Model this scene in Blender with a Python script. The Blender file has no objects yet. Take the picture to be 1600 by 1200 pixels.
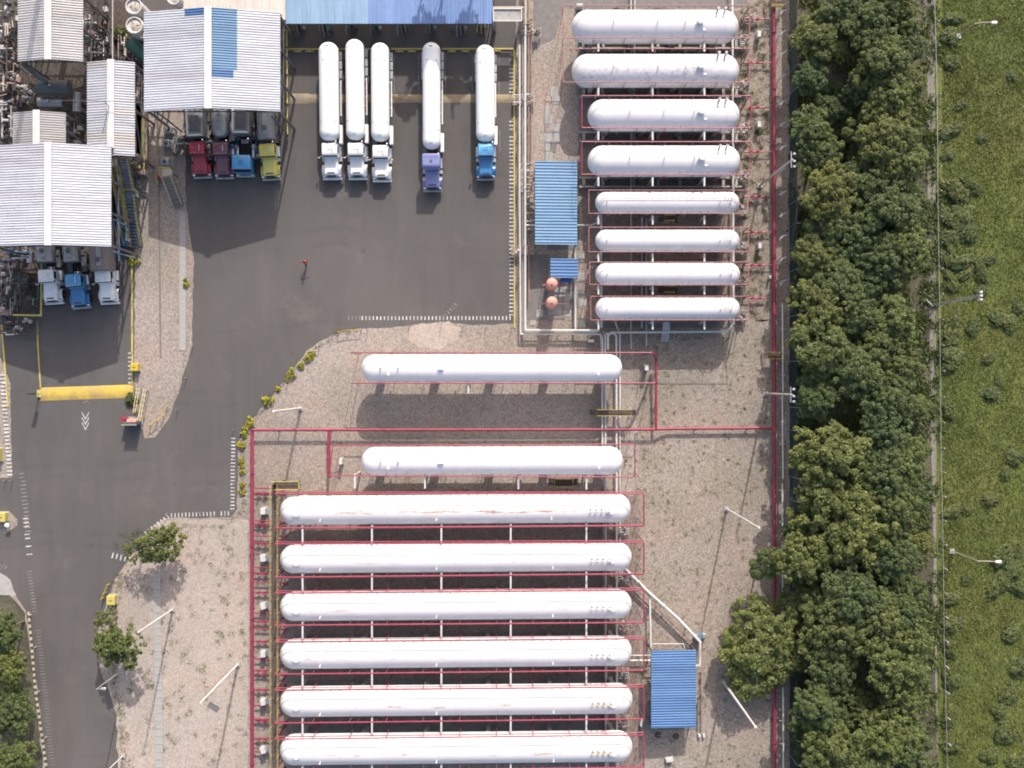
import bpy, bmesh, math, random
import numpy as np
from mathutils import Vector, Matrix
R = math.radians
random.seed(7)
rng = np.random.default_rng(7)
sc = bpy.context.scene
COL = sc.collection

# ------------------------------------------------------------ camera, sky, sun
ALT, MPP = 134.0, 0.08            # flying height in metres, ground metres per photo pixel
cam = bpy.data.cameras.new('camera'); cam.sensor_width = 36; cam.lens = 36 * (ALT / (1600 * MPP)); cam.clip_end = 2000; cam.clip_start = 1
camo = bpy.data.objects.new('camera', cam); COL.objects.link(camo); camo.location = (0, 0, ALT); sc.camera = camo
SUN_EL, SUN_AZ = R(35), R(11.5)
world = bpy.data.worlds.new('World'); sc.world = world; world.use_nodes = True
wn = world.node_tree; bg = wn.nodes['Background']
sky = wn.nodes.new('ShaderNodeTexSky'); sky.sky_type = 'NISHITA'; sky.sun_disc = False
sky.sun_elevation = SUN_EL; sky.sun_rotation = SUN_AZ; sky.dust_density = 3.0; sky.air_density = 1.0
tint = wn.nodes.new('ShaderNodeMix'); tint.data_type = 'RGBA'; tint.blend_type = 'MULTIPLY'; tint.inputs[0].default_value = 1.0; tint.inputs[7].default_value = (1.09, .995, .90, 1)
wn.links.new(sky.outputs[0], tint.inputs[6]); wn.links.new(tint.outputs[2], bg.inputs[0]); bg.inputs[1].default_value = 0.15
sun = bpy.data.lights.new('sun', 'SUN'); sun.energy = 2.6; sun.angle = R(0.53); sun.color = (1.0, 0.955, 0.89)
suno = bpy.data.objects.new('sun', sun); COL.objects.link(suno); suno.location = (20, 60, 80)
suno.rotation_euler = Vector((-math.sin(SUN_AZ) * math.cos(SUN_EL), -math.cos(SUN_AZ) * math.cos(SUN_EL), -math.sin(SUN_EL))).to_track_quat('-Z', 'Y').to_euler()
sc.view_settings.view_transform = 'Standard'; sc.view_settings.look = 'None'
sc.view_settings.exposure = 1.06; sc.view_settings.gamma = 1.0; sc.view_settings.use_curve_mapping = False
try:
    sc.cycles.filter_width = 1.85; sc.cycles.max_bounces = 5; sc.cycles.diffuse_bounces = 3; sc.cycles.transparent_max_bounces = 6
except Exception: pass

# ------------------------------------------------------------ helpers
def P(px, py, z=0.0):
    """world point of height z that stands over the surveyed plan position"""
    s = MPP * (1 - z / ALT)
    return Vector(((px - 800) * s, (600 - py) * s, z))

class MB:
    def __init__(s): s.v = []; s.f = []
    def add(s, vs, fs):
        n = len(s.v); s.v += [tuple(v) for v in vs]; s.f += [tuple(i + n for i in f) for f in fs]; return s
    def box(s, c, d, rz=0.0, taper=(1, 1), shift=(0, 0)):
        """c = centre of the bottom face, d = sizes; the top may be tapered and shifted"""
        vs = []
        cr, sr = math.cos(rz), math.sin(rz)
        for k, z in enumerate((0, d[2])):
            tx, ty = (1, 1) if k == 0 else taper
            ox, oy = (0, 0) if k == 0 else shift
            for a, b in ((-1, -1), (1, -1), (1, 1), (-1, 1)):
                x, y = a * d[0] / 2 * tx + ox, b * d[1] / 2 * ty + oy
                vs.append((c[0] + x * cr - y * sr, c[1] + x * sr + y * cr, c[2] + z))
        return s.add(vs, [(3, 2, 1, 0), (4, 5, 6, 7), (0, 1, 5, 4), (1, 2, 6, 5), (2, 3, 7, 6), (3, 0, 4, 7)])
    def cbox(s, c, d, ch=0.08, rz=0.0, taper=(1, 1), shift=(0, 0)):
        """box whose vertical edges and top rim are chamfered"""
        cr, sr = math.cos(rz), math.sin(rz)
        def ring(w, l, z, ox, oy, c2):
            o = [(-w/2 + c2, -l/2), (w/2 - c2, -l/2), (w/2, -l/2 + c2), (w/2, l/2 - c2), (w/2 - c2, l/2), (-w/2 + c2, l/2), (-w/2, l/2 - c2), (-w/2, -l/2 + c2)]
            return [(c[0] + (x + ox) * cr - (y + oy) * sr, c[1] + (x + ox) * sr + (y + oy) * cr, c[2] + z) for x, y in o]
        f = (d[2] - ch) / d[2]
        t1 = (1 + (taper[0] - 1) * f, 1 + (taper[1] - 1) * f)
        vs = ring(d[0], d[1], 0, 0, 0, ch) + ring(d[0] * t1[0], d[1] * t1[1], d[2] - ch, shift[0] * f, shift[1] * f, ch) + ring(d[0] * taper[0] - 2 * ch, d[1] * taper[1] - 2 * ch, d[2], shift[0], shift[1], ch * .6)
        fs = [tuple(range(7, -1, -1)), tuple(range(16, 24))]
        for k in (0, 8):
            for i in range(8):
                j = (i + 1) % 8; fs.append((k + i, k + j, k + 8 + j, k + 8 + i))
        return s.add(vs, fs)
    def bar(s, a, b, w, h):
        a, b = Vector(a), Vector(b); t = (b - a).normalized()
        u = Vector((0, 0, 1)) if abs(t.z) < .95 else Vector((0, 1, 0))
        x = t.cross(u).normalized(); y = x.cross(t).normalized()
        vs = [p + x * sx * w / 2 + y * sy * h / 2 for p in (a, b) for sx, sy in ((-1, -1), (1, -1), (1, 1), (-1, 1))]
        return s.add(vs, [(3, 2, 1, 0), (4, 5, 6, 7), (0, 1, 5, 4), (1, 2, 6, 5), (2, 3, 7, 6), (3, 0, 4, 7)])
    def tube(s, pts, r, n=8, r2=None):
        pts = [Vector(p) for p in pts]; m = len(pts); vs = []; fs = []
        rs = [r + ((r2 if r2 is not None else r) - r) * i / (m - 1) for i in range(m)]
        t0 = (pts[1] - pts[0]).normalized()
        u = Vector((0, 0, 1)) if abs(t0.z) < .9 else Vector((1, 0, 0))
        x = t0.cross(u).normalized()
        for i in range(m):
            ta = (pts[i] - pts[i-1]).normalized() if i else t0
            tb = (pts[i+1] - pts[i]).normalized() if i < m - 1 else ta
            t = (ta + tb); t = t.normalized() if t.length > 1e-6 else ta
            x = (x - t * x.dot(t)).normalized(); y = t.cross(x)
            k = 1 / max(.5, ta.dot(t))
            for j in range(n):
                a = 2 * math.pi * j / n
                off = x * math.cos(a) * rs[i] + y * math.sin(a) * rs[i]
                if 0 < i < m - 1:
                    bend = tb - ta
                    if bend.length > 1e-6:
                        bend = (bend - t * bend.dot(t)).normalized(); off += bend * off.dot(bend) * (k - 1)
                vs.append(pts[i] + off)
        for i in range(m - 1):
            for j in range(n):
                k = (j + 1) % n; fs.append((i*n + j, i*n + k, (i+1)*n + k, (i+1)*n + j))
        fs.append(tuple(range(n - 1, -1, -1))); fs.append(tuple(range((m-1)*n, m*n)))
        return s.add(vs, fs)
    def lathe(s, c, prof, n=16, axis='z', rz=0.0):
        """prof = list of (along, radius)"""
        vs = []; fs = []; cr, sr = math.cos(rz), math.sin(rz)
        for a, r in prof:
            for j in range(n):
                t = 2 * math.pi * j / n; u, w = r * math.cos(t), r * math.sin(t)
                if axis == 'z': q = (u, w, a)
                elif axis == 'x': q = (a, u, w)
                else: q = (w, a, u)
                vs.append((c[0] + q[0]*cr - q[1]*sr, c[1] + q[0]*sr + q[1]*cr, c[2] + q[2]))
        m = len(prof)
        for i in range(m - 1):
            for j in range(n):
                k = (j + 1) % n; fs.append((i*n + j, i*n + k, (i+1)*n + k, (i+1)*n + j))
        fs.append(tuple(range(n - 1, -1, -1))); fs.append(tuple(range((m-1)*n, m*n)))
        return s.add(vs, fs)
    def prism(s, poly, z0, z1):
        n = len(poly)
        vs = [(p[0], p[1], z0) for p in poly] + [(p[0], p[1], z1) for p in poly]
        fs = [tuple(range(n - 1, -1, -1)), tuple(range(n, 2*n))] + [(i, (i+1) % n, n + (i+1) % n, n + i) for i in range(n)]
        return s.add(vs, fs)
    def sheet(s, poly, z):
        return s.add([(p[0], p[1], z) for p in poly], [tuple(range(len(poly)))])
    def mesh(s, name, mat, off=(0, 0, 0), smooth=True):
        me = bpy.data.meshes.new(name)
        me.from_pydata([(v[0]-off[0], v[1]-off[1], v[2]-off[2]) for v in s.v], [], s.f)
        bm = bmesh.new(); bm.from_mesh(me); bmesh.ops.recalc_face_normals(bm, faces=bm.faces)
        bm.to_mesh(me); bm.free()
        if smooth:
            me.polygons.foreach_set('use_smooth', [True] * len(me.polygons)); me.set_sharp_from_angle(angle=R(38))
        me.materials.append(mat); return me
    def build(s, name, mat, parent=None, smooth=True, label=None, kind=None, loc=None):
        off = (0, 0, 0)
        if parent is not None: off = base_of(parent)
        elif loc is not None: off = loc
        o = bpy.data.objects.new(name, s.mesh(name, mat, off, smooth)); COL.objects.link(o)
        if parent is not None: o.parent = parent
        elif loc is not None: o.location = loc
        if label: o['label'] = label
        if kind: o['kind'] = kind
        return o

def base_of(o):
    p = Vector((0, 0, 0))
    while o is not None: p += o.location; o = o.parent
    return p
def tag(o, label, cat, group=None):
    o['label'] = label; o['category'] = cat
    if group: o['group'] = group
    return o
def thing(name, label, cat, loc=(0, 0, 0), group=None):
    o = bpy.data.objects.new(name, None); COL.objects.link(o); o.location = loc; o.empty_display_size = .3
    return tag(o, label, cat, group)
def struct(o): o['kind'] = 'structure'; return o
def copy_tree(o, parent=None):
    c = o.copy(); COL.objects.link(c)
    if parent is not None: c.parent = parent
    for ch in list(KIDS.get(o.name, [])) or [k for k in bpy.data.objects if k.parent == o]:
        copy_tree(ch, c)
    return c
KIDS = {}
def kids_cache(o):
    ks = [k for k in bpy.data.objects if k.parent == o]
    KIDS[o.name] = ks
    for k in ks: kids_cache(k)
ORD = 'first second third fourth fifth sixth seventh eighth ninth tenth eleventh twelfth thirteenth fourteenth fifteenth sixteenth seventeenth eighteenth nineteenth twentieth'.split()
def ordw(n):
    if n < 20: return ORD[n]
    tens = ['twenty', 'thirty', 'forty', 'fifty', 'sixty'][(n + 1) // 10 - 2]
    u = (n + 1) % 10
    return tens + '-' + ORD[u - 1] if u else {'twenty': 'twentieth', 'thirty': 'thirtieth', 'forty': 'fortieth', 'fifty': 'fiftieth', 'sixty': 'sixtieth'}[tens]
TANKY = [42, 111, 180, 252, 317, 376, 428, 482, 575, 720, 796, 871, 946, 1019, 1094, 1168]
def lvl(y):
    i = min(range(16), key=lambda k: abs(TANKY[k] - y)); return ORD[i] + ' white tank down'

# ------------------------------------------------------------ materials
def nt(name):
    m = bpy.data.materials.new(name); m.use_nodes = True; t = m.node_tree
    return m, t, t.nodes, t.links, t.nodes['Principled BSDF']
def noise(t, scale, detail=4, rough=.55, vec=None, dist=0.0):
    n = t.nodes.new('ShaderNodeTexNoise'); n.inputs['Scale'].default_value = scale; n.inputs['Detail'].default_value = detail
    n.inputs['Roughness'].default_value = rough; n.inputs['Distortion'].default_value = dist
    if vec is not None: t.links.new(vec, n.inputs['Vector'])
    return n.outputs['Fac']
def ramp(t, fac, stops):
    r = t.nodes.new('ShaderNodeValToRGB'); e = r.color_ramp.elements
    while len(e) < len(stops): e.new(.5)
    for el, (p, c) in zip(e, stops):
        el.position = p; el.color = (c, c, c, 1) if isinstance(c, (int, float)) else (*c, 1)
    t.links.new(fac, r.inputs[0]); return r.outputs[0]
def mixc(t, fac, a, b, mode='MIX'):
    m = t.nodes.new('ShaderNodeMix'); m.data_type = 'RGBA'; m.blend_type = mode
    for sock, v in ((m.inputs[0], fac), (m.inputs[6], a), (m.inputs[7], b)):
        if isinstance(v, bpy.types.NodeSocket): t.links.new(v, sock)
        elif isinstance(v, (int, float)): sock.default_value = v
        else: sock.default_value = (*v, 1)
    return m.outputs[2]
def math_(t, op, a, b=0.0):
    m = t.nodes.new('ShaderNodeMath'); m.operation = op
    for i, v in enumerate((a, b)):
        if isinstance(v, bpy.types.NodeSocket): t.links.new(v, m.inputs[i])
        else: m.inputs[i].default_value = v
    return m.outputs[0]
def bump(t, b, h, strength, dist=.02):
    n = t.nodes.new('ShaderNodeBump'); n.inputs['Strength'].default_value = strength; n.inputs['Distance'].default_value = dist
    t.links.new(h, n.inputs['Height']); t.links.new(n.outputs[0], b.inputs['Normal'])
def pos(t): return t.nodes.new('ShaderNodeNewGeometry').outputs['Position']
def obj(t): return t.nodes.new('ShaderNodeTexCoord').outputs['Object']
def mapping(t, vec, scale=(1, 1, 1), rot=(0, 0, 0), loc=(0, 0, 0)):
    m = t.nodes.new('ShaderNodeMapping'); t.links.new(vec, m.inputs[0])
    m.inputs['Scale'].default_value = scale; m.inputs['Rotation'].default_value = rot; m.inputs['Location'].default_value = loc
    return m.outputs[0]
def sat(c, k): return tuple(min(1, max(0, x * k)) for x in c)
def mat(name, c, rough=.55, metal=0.0, var=.15, scale=1.5, bmp=0.0, dirt=0.0, dirtc=(.12, .1, .08), fine=8.0):
    """painted or plain surface: colour drifts over the object, with optional grime patches"""
    m, t, N, L, b = nt(name)
    v = obj(t)
    c1 = ramp(t, noise(t, scale, 5, .6, v), [(.3, sat(c, 1 - var)), (.7, sat(c, 1 + var * .6))])
    if dirt:
        d = ramp(t, noise(t, fine * .35, 6, .7, v, .6), [(.5, 0.0), (.72, dirt)])
        c1 = mixc(t, d, c1, dirtc)
    L.new(c1, b.inputs['Base Color']); b.inputs['Roughness'].default_value = rough; b.inputs['Metallic'].default_value = metal
    if bmp: bump(t, b, noise(t, fine, 4, .6, v), bmp)
    return m

WHITE = mat('white_paint', (.62, .62, .61), .45, var=.06, dirt=.35, dirtc=(.42, .40, .37))
OFFW = mat('chalky_white_paint', (.48, .465, .45), .6, var=.1, dirt=.5, dirtc=(.3, .27, .24))
CREAM = mat('cream_paint', (.38, .34, .285), .6, var=.12, dirt=.4)
PIPEW = mat('white_pipe_paint', (.50, .48, .465), .5, var=.1, dirt=.4, dirtc=(.38, .33, .30), fine=5)
PIPEG = mat('grey_pipe_paint', (.40, .39, .39), .55, var=.15, dirt=.4, fine=5)
PIPEB = mat('brown_pipe_paint', (.25, .17, .145), .6, var=.2, dirt=.3, fine=5)
RED = mat('crimson_pipe_paint', (.235, .022, .055), .45, var=.18, dirt=.35, dirtc=(.25, .06, .06), fine=4)
PINK = mat('faded_crimson_paint', (.28, .105, .11), .6, var=.2, dirt=.5, dirtc=(.36, .22, .19), fine=4)
YEL = mat('yellow_paint', (.46, .34, .03), .5, var=.2, dirt=.4, dirtc=(.3, .22, .06), fine=4)
YELD = mat('worn_yellow_paint', (.42, .36, .10), .6, var=.2, dirt=.5, dirtc=(.2, .16, .1), fine=4)
DARK = mat('black_steel', (.025, .025, .03), .5, var=.3)
STEEL = mat('dark_grey_steel', (.075, .08, .09), .55, var=.3, dirt=.4, fine=5)
GALV = mat('galvanised_steel', (.36, .37, .39), .45, .5, var=.15, dirt=.3)
CHROME = mat('bright_metal', (.6, .6, .62), .28, .9, var=.1)
RUST = mat('rusty_steel', (.075, .048, .036), .8, var=.4, scale=3, dirt=.5)
BLUEST = mat('blue_grey_steel', (.12, .17, .25), .5, var=.2, dirt=.3)
RUBBER = mat('tyre_rubber', (.02, .02, .02), .85, var=.2)
GLASS = mat('dark_window_glass', (.015, .02, .025), .12, var=.1)
CONC = mat('concrete', (.30, .29, .275), .85, var=.14, dirt=.5, dirtc=(.16, .14, .12), fine=6, bmp=.2)
CONCD = mat('grimy_concrete', (.15, .14, .135), .85, var=.2, dirt=.5, fine=5, bmp=.2)
PINKT = mat('salmon_tank_paint', (.55, .25, .20), .6, var=.12, dirt=.4, dirtc=(.36, .16, .12))
BARK = mat('bark', (.10, .08, .06), .9, var=.3, scale=6, bmp=.6)
DIRTP = mat('dull_green_tarpaulin', (.05, .13, .10), .7, var=.3)

def ground_mat(name, tones, olive=.25, pebble=.55, weeds=.5, seed=0.0):
    m, t, N, L, b = nt(name); v = mapping(t, pos(t), loc=(seed, seed * .7, 0))
    big = noise(t, .045, 5, .55, v)
    base = ramp(t, big, [(.32, tones[0]), (.5, tones[1]), (.68, tones[2])])
    red = ramp(t, noise(t, .16, 4, .6, mapping(t, v, loc=(31, 7, 0))), [(.48, 0.0), (.70, .6)])
    base = mixc(t, red, base, tones[3])
    ol = ramp(t, noise(t, .11, 6, .65, mapping(t, v, loc=(-11, 47, 3))), [(.45, 0.0), (.72, olive)])
    base = mixc(t, ol, base, (.15, .135, .085))
    vor = N.new('ShaderNodeTexVoronoi'); vor.inputs['Scale'].default_value = 7.0; L.new(v, vor.inputs['Vector'])
    sep = N.new('ShaderNodeSeparateColor'); L.new(vor.outputs['Color'], sep.inputs[0])
    pb = ramp(t, sep.outputs[0], [(0.0, 1 - pebble), (.4, 1 - pebble * .25), (.75, 1.0), (1.0, 1 + pebble * .5)])
    base = mixc(t, 1.0, base, pb, 'MULTIPLY')
    n2 = noise(t, 2.6, 7, .75, v); base = mixc(t, 1.0, base, ramp(t, n2, [(.3, .84), (.5, 1.0), (.7, 1.12)]), 'MULTIPLY')
    w = ramp(t, noise(t, .5, 8, .8, mapping(t, v, loc=(5, 90, 0))), [(.56, 0.0), (.72, weeds)])
    base = mixc(t, w, base, (.075, .075, .035))
    L.new(base, b.inputs['Base Color']); b.inputs['Roughness'].default_value = .95
    hh = mixc(t, .5, sep.outputs[0], n2); bump(t, b, hh, .6, .04)
    return m
GRAVEL = ground_mat('pale_gravel', [(.222, .190, .166), (.278, .237, .208), (.322, .275, .244), (.315, .23, .19)], .3, .38, .45)
SAND = ground_mat('pale_sand', [(.288, .247, .218), (.338, .289, .254), (.38, .326, .28), (.36, .272, .228)], .12, .25, .4, 20)
GRAVELO = ground_mat('weedy_gravel', [(.210, .180, .152), (.250, .213, .180), (.298, .257, .220), (.29, .214, .178)], .5, .42, .6, 55)
SHADE_EARTH = ground_mat('shade_tinted_earth', [(.17, .135, .12), (.21, .165, .148), (.25, .20, .178), (.24, .165, .14)], .2, .4, .4, 33)  # red-brown ground whose colour carries the warm shade tone between the tanks
SOIL = ground_mat('dark_soil', [(.045, .045, .03), (.065, .062, .04), (.09, .082, .055), (.08, .065, .045)], .6, .5, .7, 80)
DIRT = ground_mat('oily_dirt', [(.05, .042, .038), (.075, .063, .057), (.12, .10, .088), (.09, .06, .05)], .1, .6, .2, 120)

def asphalt_mat():
    m, t, N, L, b = nt('worn_asphalt'); v = pos(t)
    base = ramp(t, noise(t, .05, 4, .5, v), [(.35, (.069, .064, .063)), (.5, (.078, .0715, .069)), (.68, (.091, .083, .079))])
    streak = noise(t, 1.0, 5, .6, mapping(t, v, (.9, .05, 1)))
    base = mixc(t, 1.0, base, ramp(t, streak, [(.3, .95), (.7, 1.04)]), 'MULTIPLY')
    arcs = noise(t, .25, 3, .5, mapping(t, v, (1, .35, 1), (0, 0, .7)), 1.5)
    base = mixc(t, 1.0, base, ramp(t, arcs, [(.35, .95), (.65, 1.06)]), 'MULTIPLY')
    grain = noise(t, 9, 3, .8, v)
    base = mixc(t, 1.0, base, ramp(t, grain, [(.3, .86), (.7, 1.12)]), 'MULTIPLY')
    dust = ramp(t, noise(t, .13, 6, .7, mapping(t, v, loc=(9, 4, 0))), [(.56, 0.0), (.8, .35)])
    base = mixc(t, dust, base, (.20, .18, .16))
    oil = ramp(t, noise(t, .8, 3, .5, mapping(t, v, loc=(3, 8, 0))), [(.68, 0.0), (.76, .55)])
    base = mixc(t, oil, base, (.045, .042, .042))
    wv = N.new('ShaderNodeTexWave'); wv.wave_type = 'RINGS'; wv.inputs['Scale'].default_value = .035; wv.inputs['Distortion'].default_value = 3.5; wv.inputs['Detail'].default_value = 3; L.new(mapping(t, v, loc=(62, -30, 0)), wv.inputs['Vector'])
    tread = math_(t, 'MULTIPLY', ramp(t, wv.outputs['Fac'], [(.80, 0.0), (.9, .22), (1.0, 0.0)]), ramp(t, noise(t, .12, 3, .6, mapping(t, v, loc=(70, 0, 0))), [(.45, 0.0), (.6, 1.0)]))
    base = mixc(t, tread, base, (.04, .037, .036))
    vc = N.new('ShaderNodeTexVoronoi'); vc.feature = 'DISTANCE_TO_EDGE'; vc.inputs['Scale'].default_value = .075; L.new(mixc(t, .06, v, noise(t, .6, 4, .6, v)), vc.inputs['Vector'])
    crack = math_(t, 'MULTIPLY', ramp(t, vc.outputs['Distance'], [(.0, .16), (.004, 0.0)]), ramp(t, noise(t, .5, 3, .6, mapping(t, v, loc=(0, 44, 0))), [(.55, 0.0), (.62, 1.0)]))
    base = mixc(t, crack, base, (.035, .032, .03))
    L.new(base, b.inputs['Base Color']); b.inputs['Roughness'].default_value = .9; bump(t, b, grain, .35, .02)
    return m
ASPH = asphalt_mat()

def paint_mat(name, c, wear, under=(.1, .093, .095), scale=2.0):
    m, t, N, L, b = nt(name); v = pos(t)
    w = ramp(t, noise(t, scale, 7, .75, v), [(.5 - wear * .35, 1.0), (.62, 0.0)])
    w2 = math_(t, 'SUBTRACT', 1.0, w)
    L.new(mixc(t, math_(t, 'MULTIPLY', w2, min(1, wear * 1.6)), mixc(t, 1.0, c, ramp(t, noise(t, .6, 4, .6, v), [(.3, .8), (.7, 1.1)]), 'MULTIPLY'), under), b.inputs['Base Color'])
    b.inputs['Roughness'].default_value = .8; return m
MARK = paint_mat('white_road_paint', (.62, .60, .58), .45)
MARKF = paint_mat('faded_road_paint', (.32, .30, .28), .7)
HUMP = paint_mat('yellow_hump_paint', (.56, .38, .045), .45, (.26, .20, .12), .5)
HUMPF = paint_mat('faded_yellow_paint', (.38, .29, .14), .8, (.16, .14, .12), .4)
STRIPY = paint_mat('yellow_kerb_paint', (.52, .40, .06), .5, (.3, .25, .14), 1.0)

def tank_mat(name, rust=0.0, band=(0, 0, 0), soot=0.0, seed=0.0, shell=(.66, .65, .65)):
    """white vessel paint; rust = strength of a ragged rust streak along the crown, band = (x from, x to, y offset)"""
    m, t, N, L, b = nt(name); v = mapping(t, obj(t), loc=(0, 0, 0)); vs = mapping(t, obj(t), (1, 1, 1), loc=(seed, seed, seed))
    s = N.new('ShaderNodeSeparateXYZ'); L.new(v, s.inputs[0])
    c = ramp(t, noise(t, .35, 5, .6, vs), [(.3, sat(shell, .93)), (.65, shell)])
    st = noise(t, 1.0, 5, .65, mapping(t, vs, (2.2, .25, .25)))
    c = mixc(t, ramp(t, st, [(.52, 0.0), (.78, .22)]), c, (.50, .46, .42))
    seamw = N.new('ShaderNodeTexWave'); seamw.inputs['Scale'].default_value = .105; L.new(v, seamw.inputs['Vector'])
    c = mixc(t, ramp(t, seamw.outputs['Fac'], [(.0, .16), (.0015, 0.0)]), c, (.45, .43, .41))
    if rust:
        inx = math_(t, 'MULTIPLY', math_(t, 'GREATER_THAN', s.outputs[0], band[0]), math_(t, 'LESS_THAN', s.outputs[0], band[1]))
        wob = math_(t, 'MULTIPLY', math_(t, 'SUBTRACT', noise(t, 1.2, 5, .7, vs), .5), .5)
        dy = math_(t, 'ABSOLUTE', math_(t, 'SUBTRACT', math_(t, 'ADD', s.outputs[1], wob), band[2]))
        near = ramp(t, math_(t, 'ADD', dy, math_(t, 'MULTIPLY', math_(t, 'SUBTRACT', noise(t, .55, 3, .6, vs), .5), .45)), [(.10, 1.0), (.24, 0.0)])
        pat = ramp(t, noise(t, 1.0, 6, .75, mapping(t, vs, (.35, 2.5, 2.5))), [(.42, 0.0), (.56, 1.0)] if rust > .78 else [(.55, 0.0), (.62, 1.0)])
        f = math_(t, 'MULTIPLY', math_(t, 'MULTIPLY', inx, near), pat)
        f = math_(t, 'MULTIPLY', f, rust)
        c = mixc(t, f, c, ramp(t, noise(t, 3, 4, .6, vs), [(.35, (.22, .085, .03)), (.65, (.42, .24, .12))]))
    if soot:
        f = ramp(t, noise(t, 2.2, 7, .8, vs, .4), [(.50, 0.0), (.60, soot)])
        g = ramp(t, noise(t, .3, 2, .5, vs), [(.42, 0.0), (.55, 1.0)])
        c = mixc(t, math_(t, 'MULTIPLY', f, g), c, (.17, .14, .14))
    L.new(c, b.inputs['Base Color']); b.inputs['Roughness'].default_value = .5
    return m

def roof_mat(name, c, dirt=.25, along='x', seed=0.0, rough=.5):
    m, t, N, L, b = nt(name); v = mapping(t, pos(t), loc=(seed, seed, 0))
    sc_ = (.12, 1.4, 1) if along == 'x' else (1.4, .12, 1)
    st = noise(t, 1.0, 6, .65, mapping(t, v, sc_))
    col = ramp(t, st, [(.3, sat(c, .86)), (.65, sat(c, 1.06))])
    d = ramp(t, noise(t, .5, 7, .7, v), [(.52, 0.0), (.75, dirt)])
    col = mixc(t, d, col, sat(c, .55))
    L.new(col, b.inputs['Base Color']); b.inputs['Roughness'].default_value = rough; return m
ROOFW = [roof_mat('white_roof_sheeting_%s' % w, c, .2, 'x', i * 9.0) for i, (w, c) in enumerate((('bright', (.60, .595, .61)), ('dull', (.55, .545, .56)), ('greyish', (.56, .54, .555))))]
ROOFC = [roof_mat('dusty_roof_sheeting_%s' % w, c, .35, 'x', 40 + i * 9.0) for i, (w, c) in enumerate((('pale', (.54, .51, .485)), ('dull', (.48, .455, .435)), ('brownish', (.51, .475, .445))))]
RIDGE = roof_mat('ridge_flashing', (.50, .485, .48), .3, 'y', 55)
ROOFB = [roof_mat('light_blue_sheeting_%s' % w, c, .2, 'x', 70 + i * 9.0) for i, (w, c) in enumerate((('pale', (.20, .32, .45)), ('mid', (.18, .295, .425))))]
ROOFP = [roof_mat('blue_sheeting_%s' % w, c, .2, 'x', 90 + i * 9.0) for i, (w, c) in enumerate((('bright', (.115, .215, .39)), ('mid', (.10, .19, .36))))]
ROOFD = [roof_mat('deep_blue_sheeting', (.06, .13, .33), .25, 'x', 110)]
ROOFS = [roof_mat('sky_blue_sheeting_%s' % w, c, .25, 'y', 130 + i * 9.0) for i, (w, c) in enumerate((('pale', (.24, .36, .49)), ('mid', (.22, .335, .465))))]
ROOFV = [roof_mat('periwinkle_sheeting_%s' % w, c, .2, 'y', 160 + i * 9.0) for i, (w, c) in enumerate((('pale', (.19, .28, .49)), ('mid', (.17, .255, .46))))]
ROOFE = [roof_mat('beige_sheeting', (.56, .51, .465), .3, 'y', 190)]

def leaf_mat(name, a, b_, c_, rand=.25):
    m, t, N, L, b = nt(name)
    oi = N.new('ShaderNodeObjectInfo')
    v = obj(t)
    n1 = ramp(t, noise(t, .55, 4, .6, v), [(.34, a), (.52, b_), (.70, c_)])
    n2 = ramp(t, noise(t, 4.0, 3, .7, v), [(.3, .66), (.7, 1.34)])
    col = mixc(t, 1.0, n1, n2, 'MULTIPLY')
    r = ramp(t, oi.outputs['Random'], [(0.0, (1 - rand, 1 - rand * .6, 1 - rand * .2)), (.5, (1, 1, 1)), (1.0, (1 + rand, 1 + rand * .35, 1 - rand * .3))])
    col = mixc(t, 1.0, col, r, 'MULTIPLY')
    L.new(col, b.inputs['Base Color']); b.inputs['Roughness'].default_value = .6
    tr = N.new('ShaderNodeBsdfTranslucent'); L.new(mixc(t, 1.0, col, (1.2, 1.35, .6), 'MULTIPLY'), tr.inputs['Color'])
    mx = N.new('ShaderNodeMixShader'); mx.inputs[0].default_value = .3
    L.new(b.outputs[0], mx.inputs[1]); L.new(tr.outputs[0], mx.inputs[2]); L.new(mx.outputs[0], N['Material Output'].inputs[0])
    return m
LEAFA = leaf_mat('olive_leaves', (.075, .096, .028), (.108, .132, .036), (.146, .168, .047), .2)
LEAFB = leaf_mat('deep_green_leaves', (.058, .083, .027), (.086, .116, .034), (.118, .148, .044), .2)
LEAFC = leaf_mat('yellow_green_leaves', (.084, .106, .028), (.114, .138, .035), (.148, .170, .044), .14)
LEAFY = leaf_mat('yellow_shrub_leaves', (.16, .17, .02), (.36, .33, .03), (.50, .42, .03), .15)
LEAFG = leaf_mat('field_shrub_leaves', (.066, .086, .022), (.088, .110, .028), (.112, .134, .034), .12)
def grass_mat(name, a, b_, c_, d):
    m, t, N, L, b = nt(name); v = pos(t)
    c = ramp(t, noise(t, .09, 5, .6, v), [(.35, a), (.5, b_), (.66, c_)])
    br = ramp(t, noise(t, .07, 5, .6, mapping(t, v, loc=(40, 3, 0))), [(.50, 0.0), (.70, .75)])
    c = mixc(t, br, c, d)
    c = mixc(t, 1.0, c, ramp(t, noise(t, 1.3, 6, .75, v), [(.32, .80), (.68, 1.18)]), 'MULTIPLY')
    L.new(c, b.inputs['Base Color']); b.inputs['Roughness'].default_value = .9; bump(t, b, noise(t, 2.5, 5, .7, v), .6, .15)
    return m
BLADE = leaf_mat('grass_blades', (.080, .100, .021), (.094, .112, .024), (.110, .126, .028), .1)
GRASS = grass_mat('meadow_grass', (.066, .084, .018), (.086, .106, .022), (.108, .128, .026), (.122, .112, .030))

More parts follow.
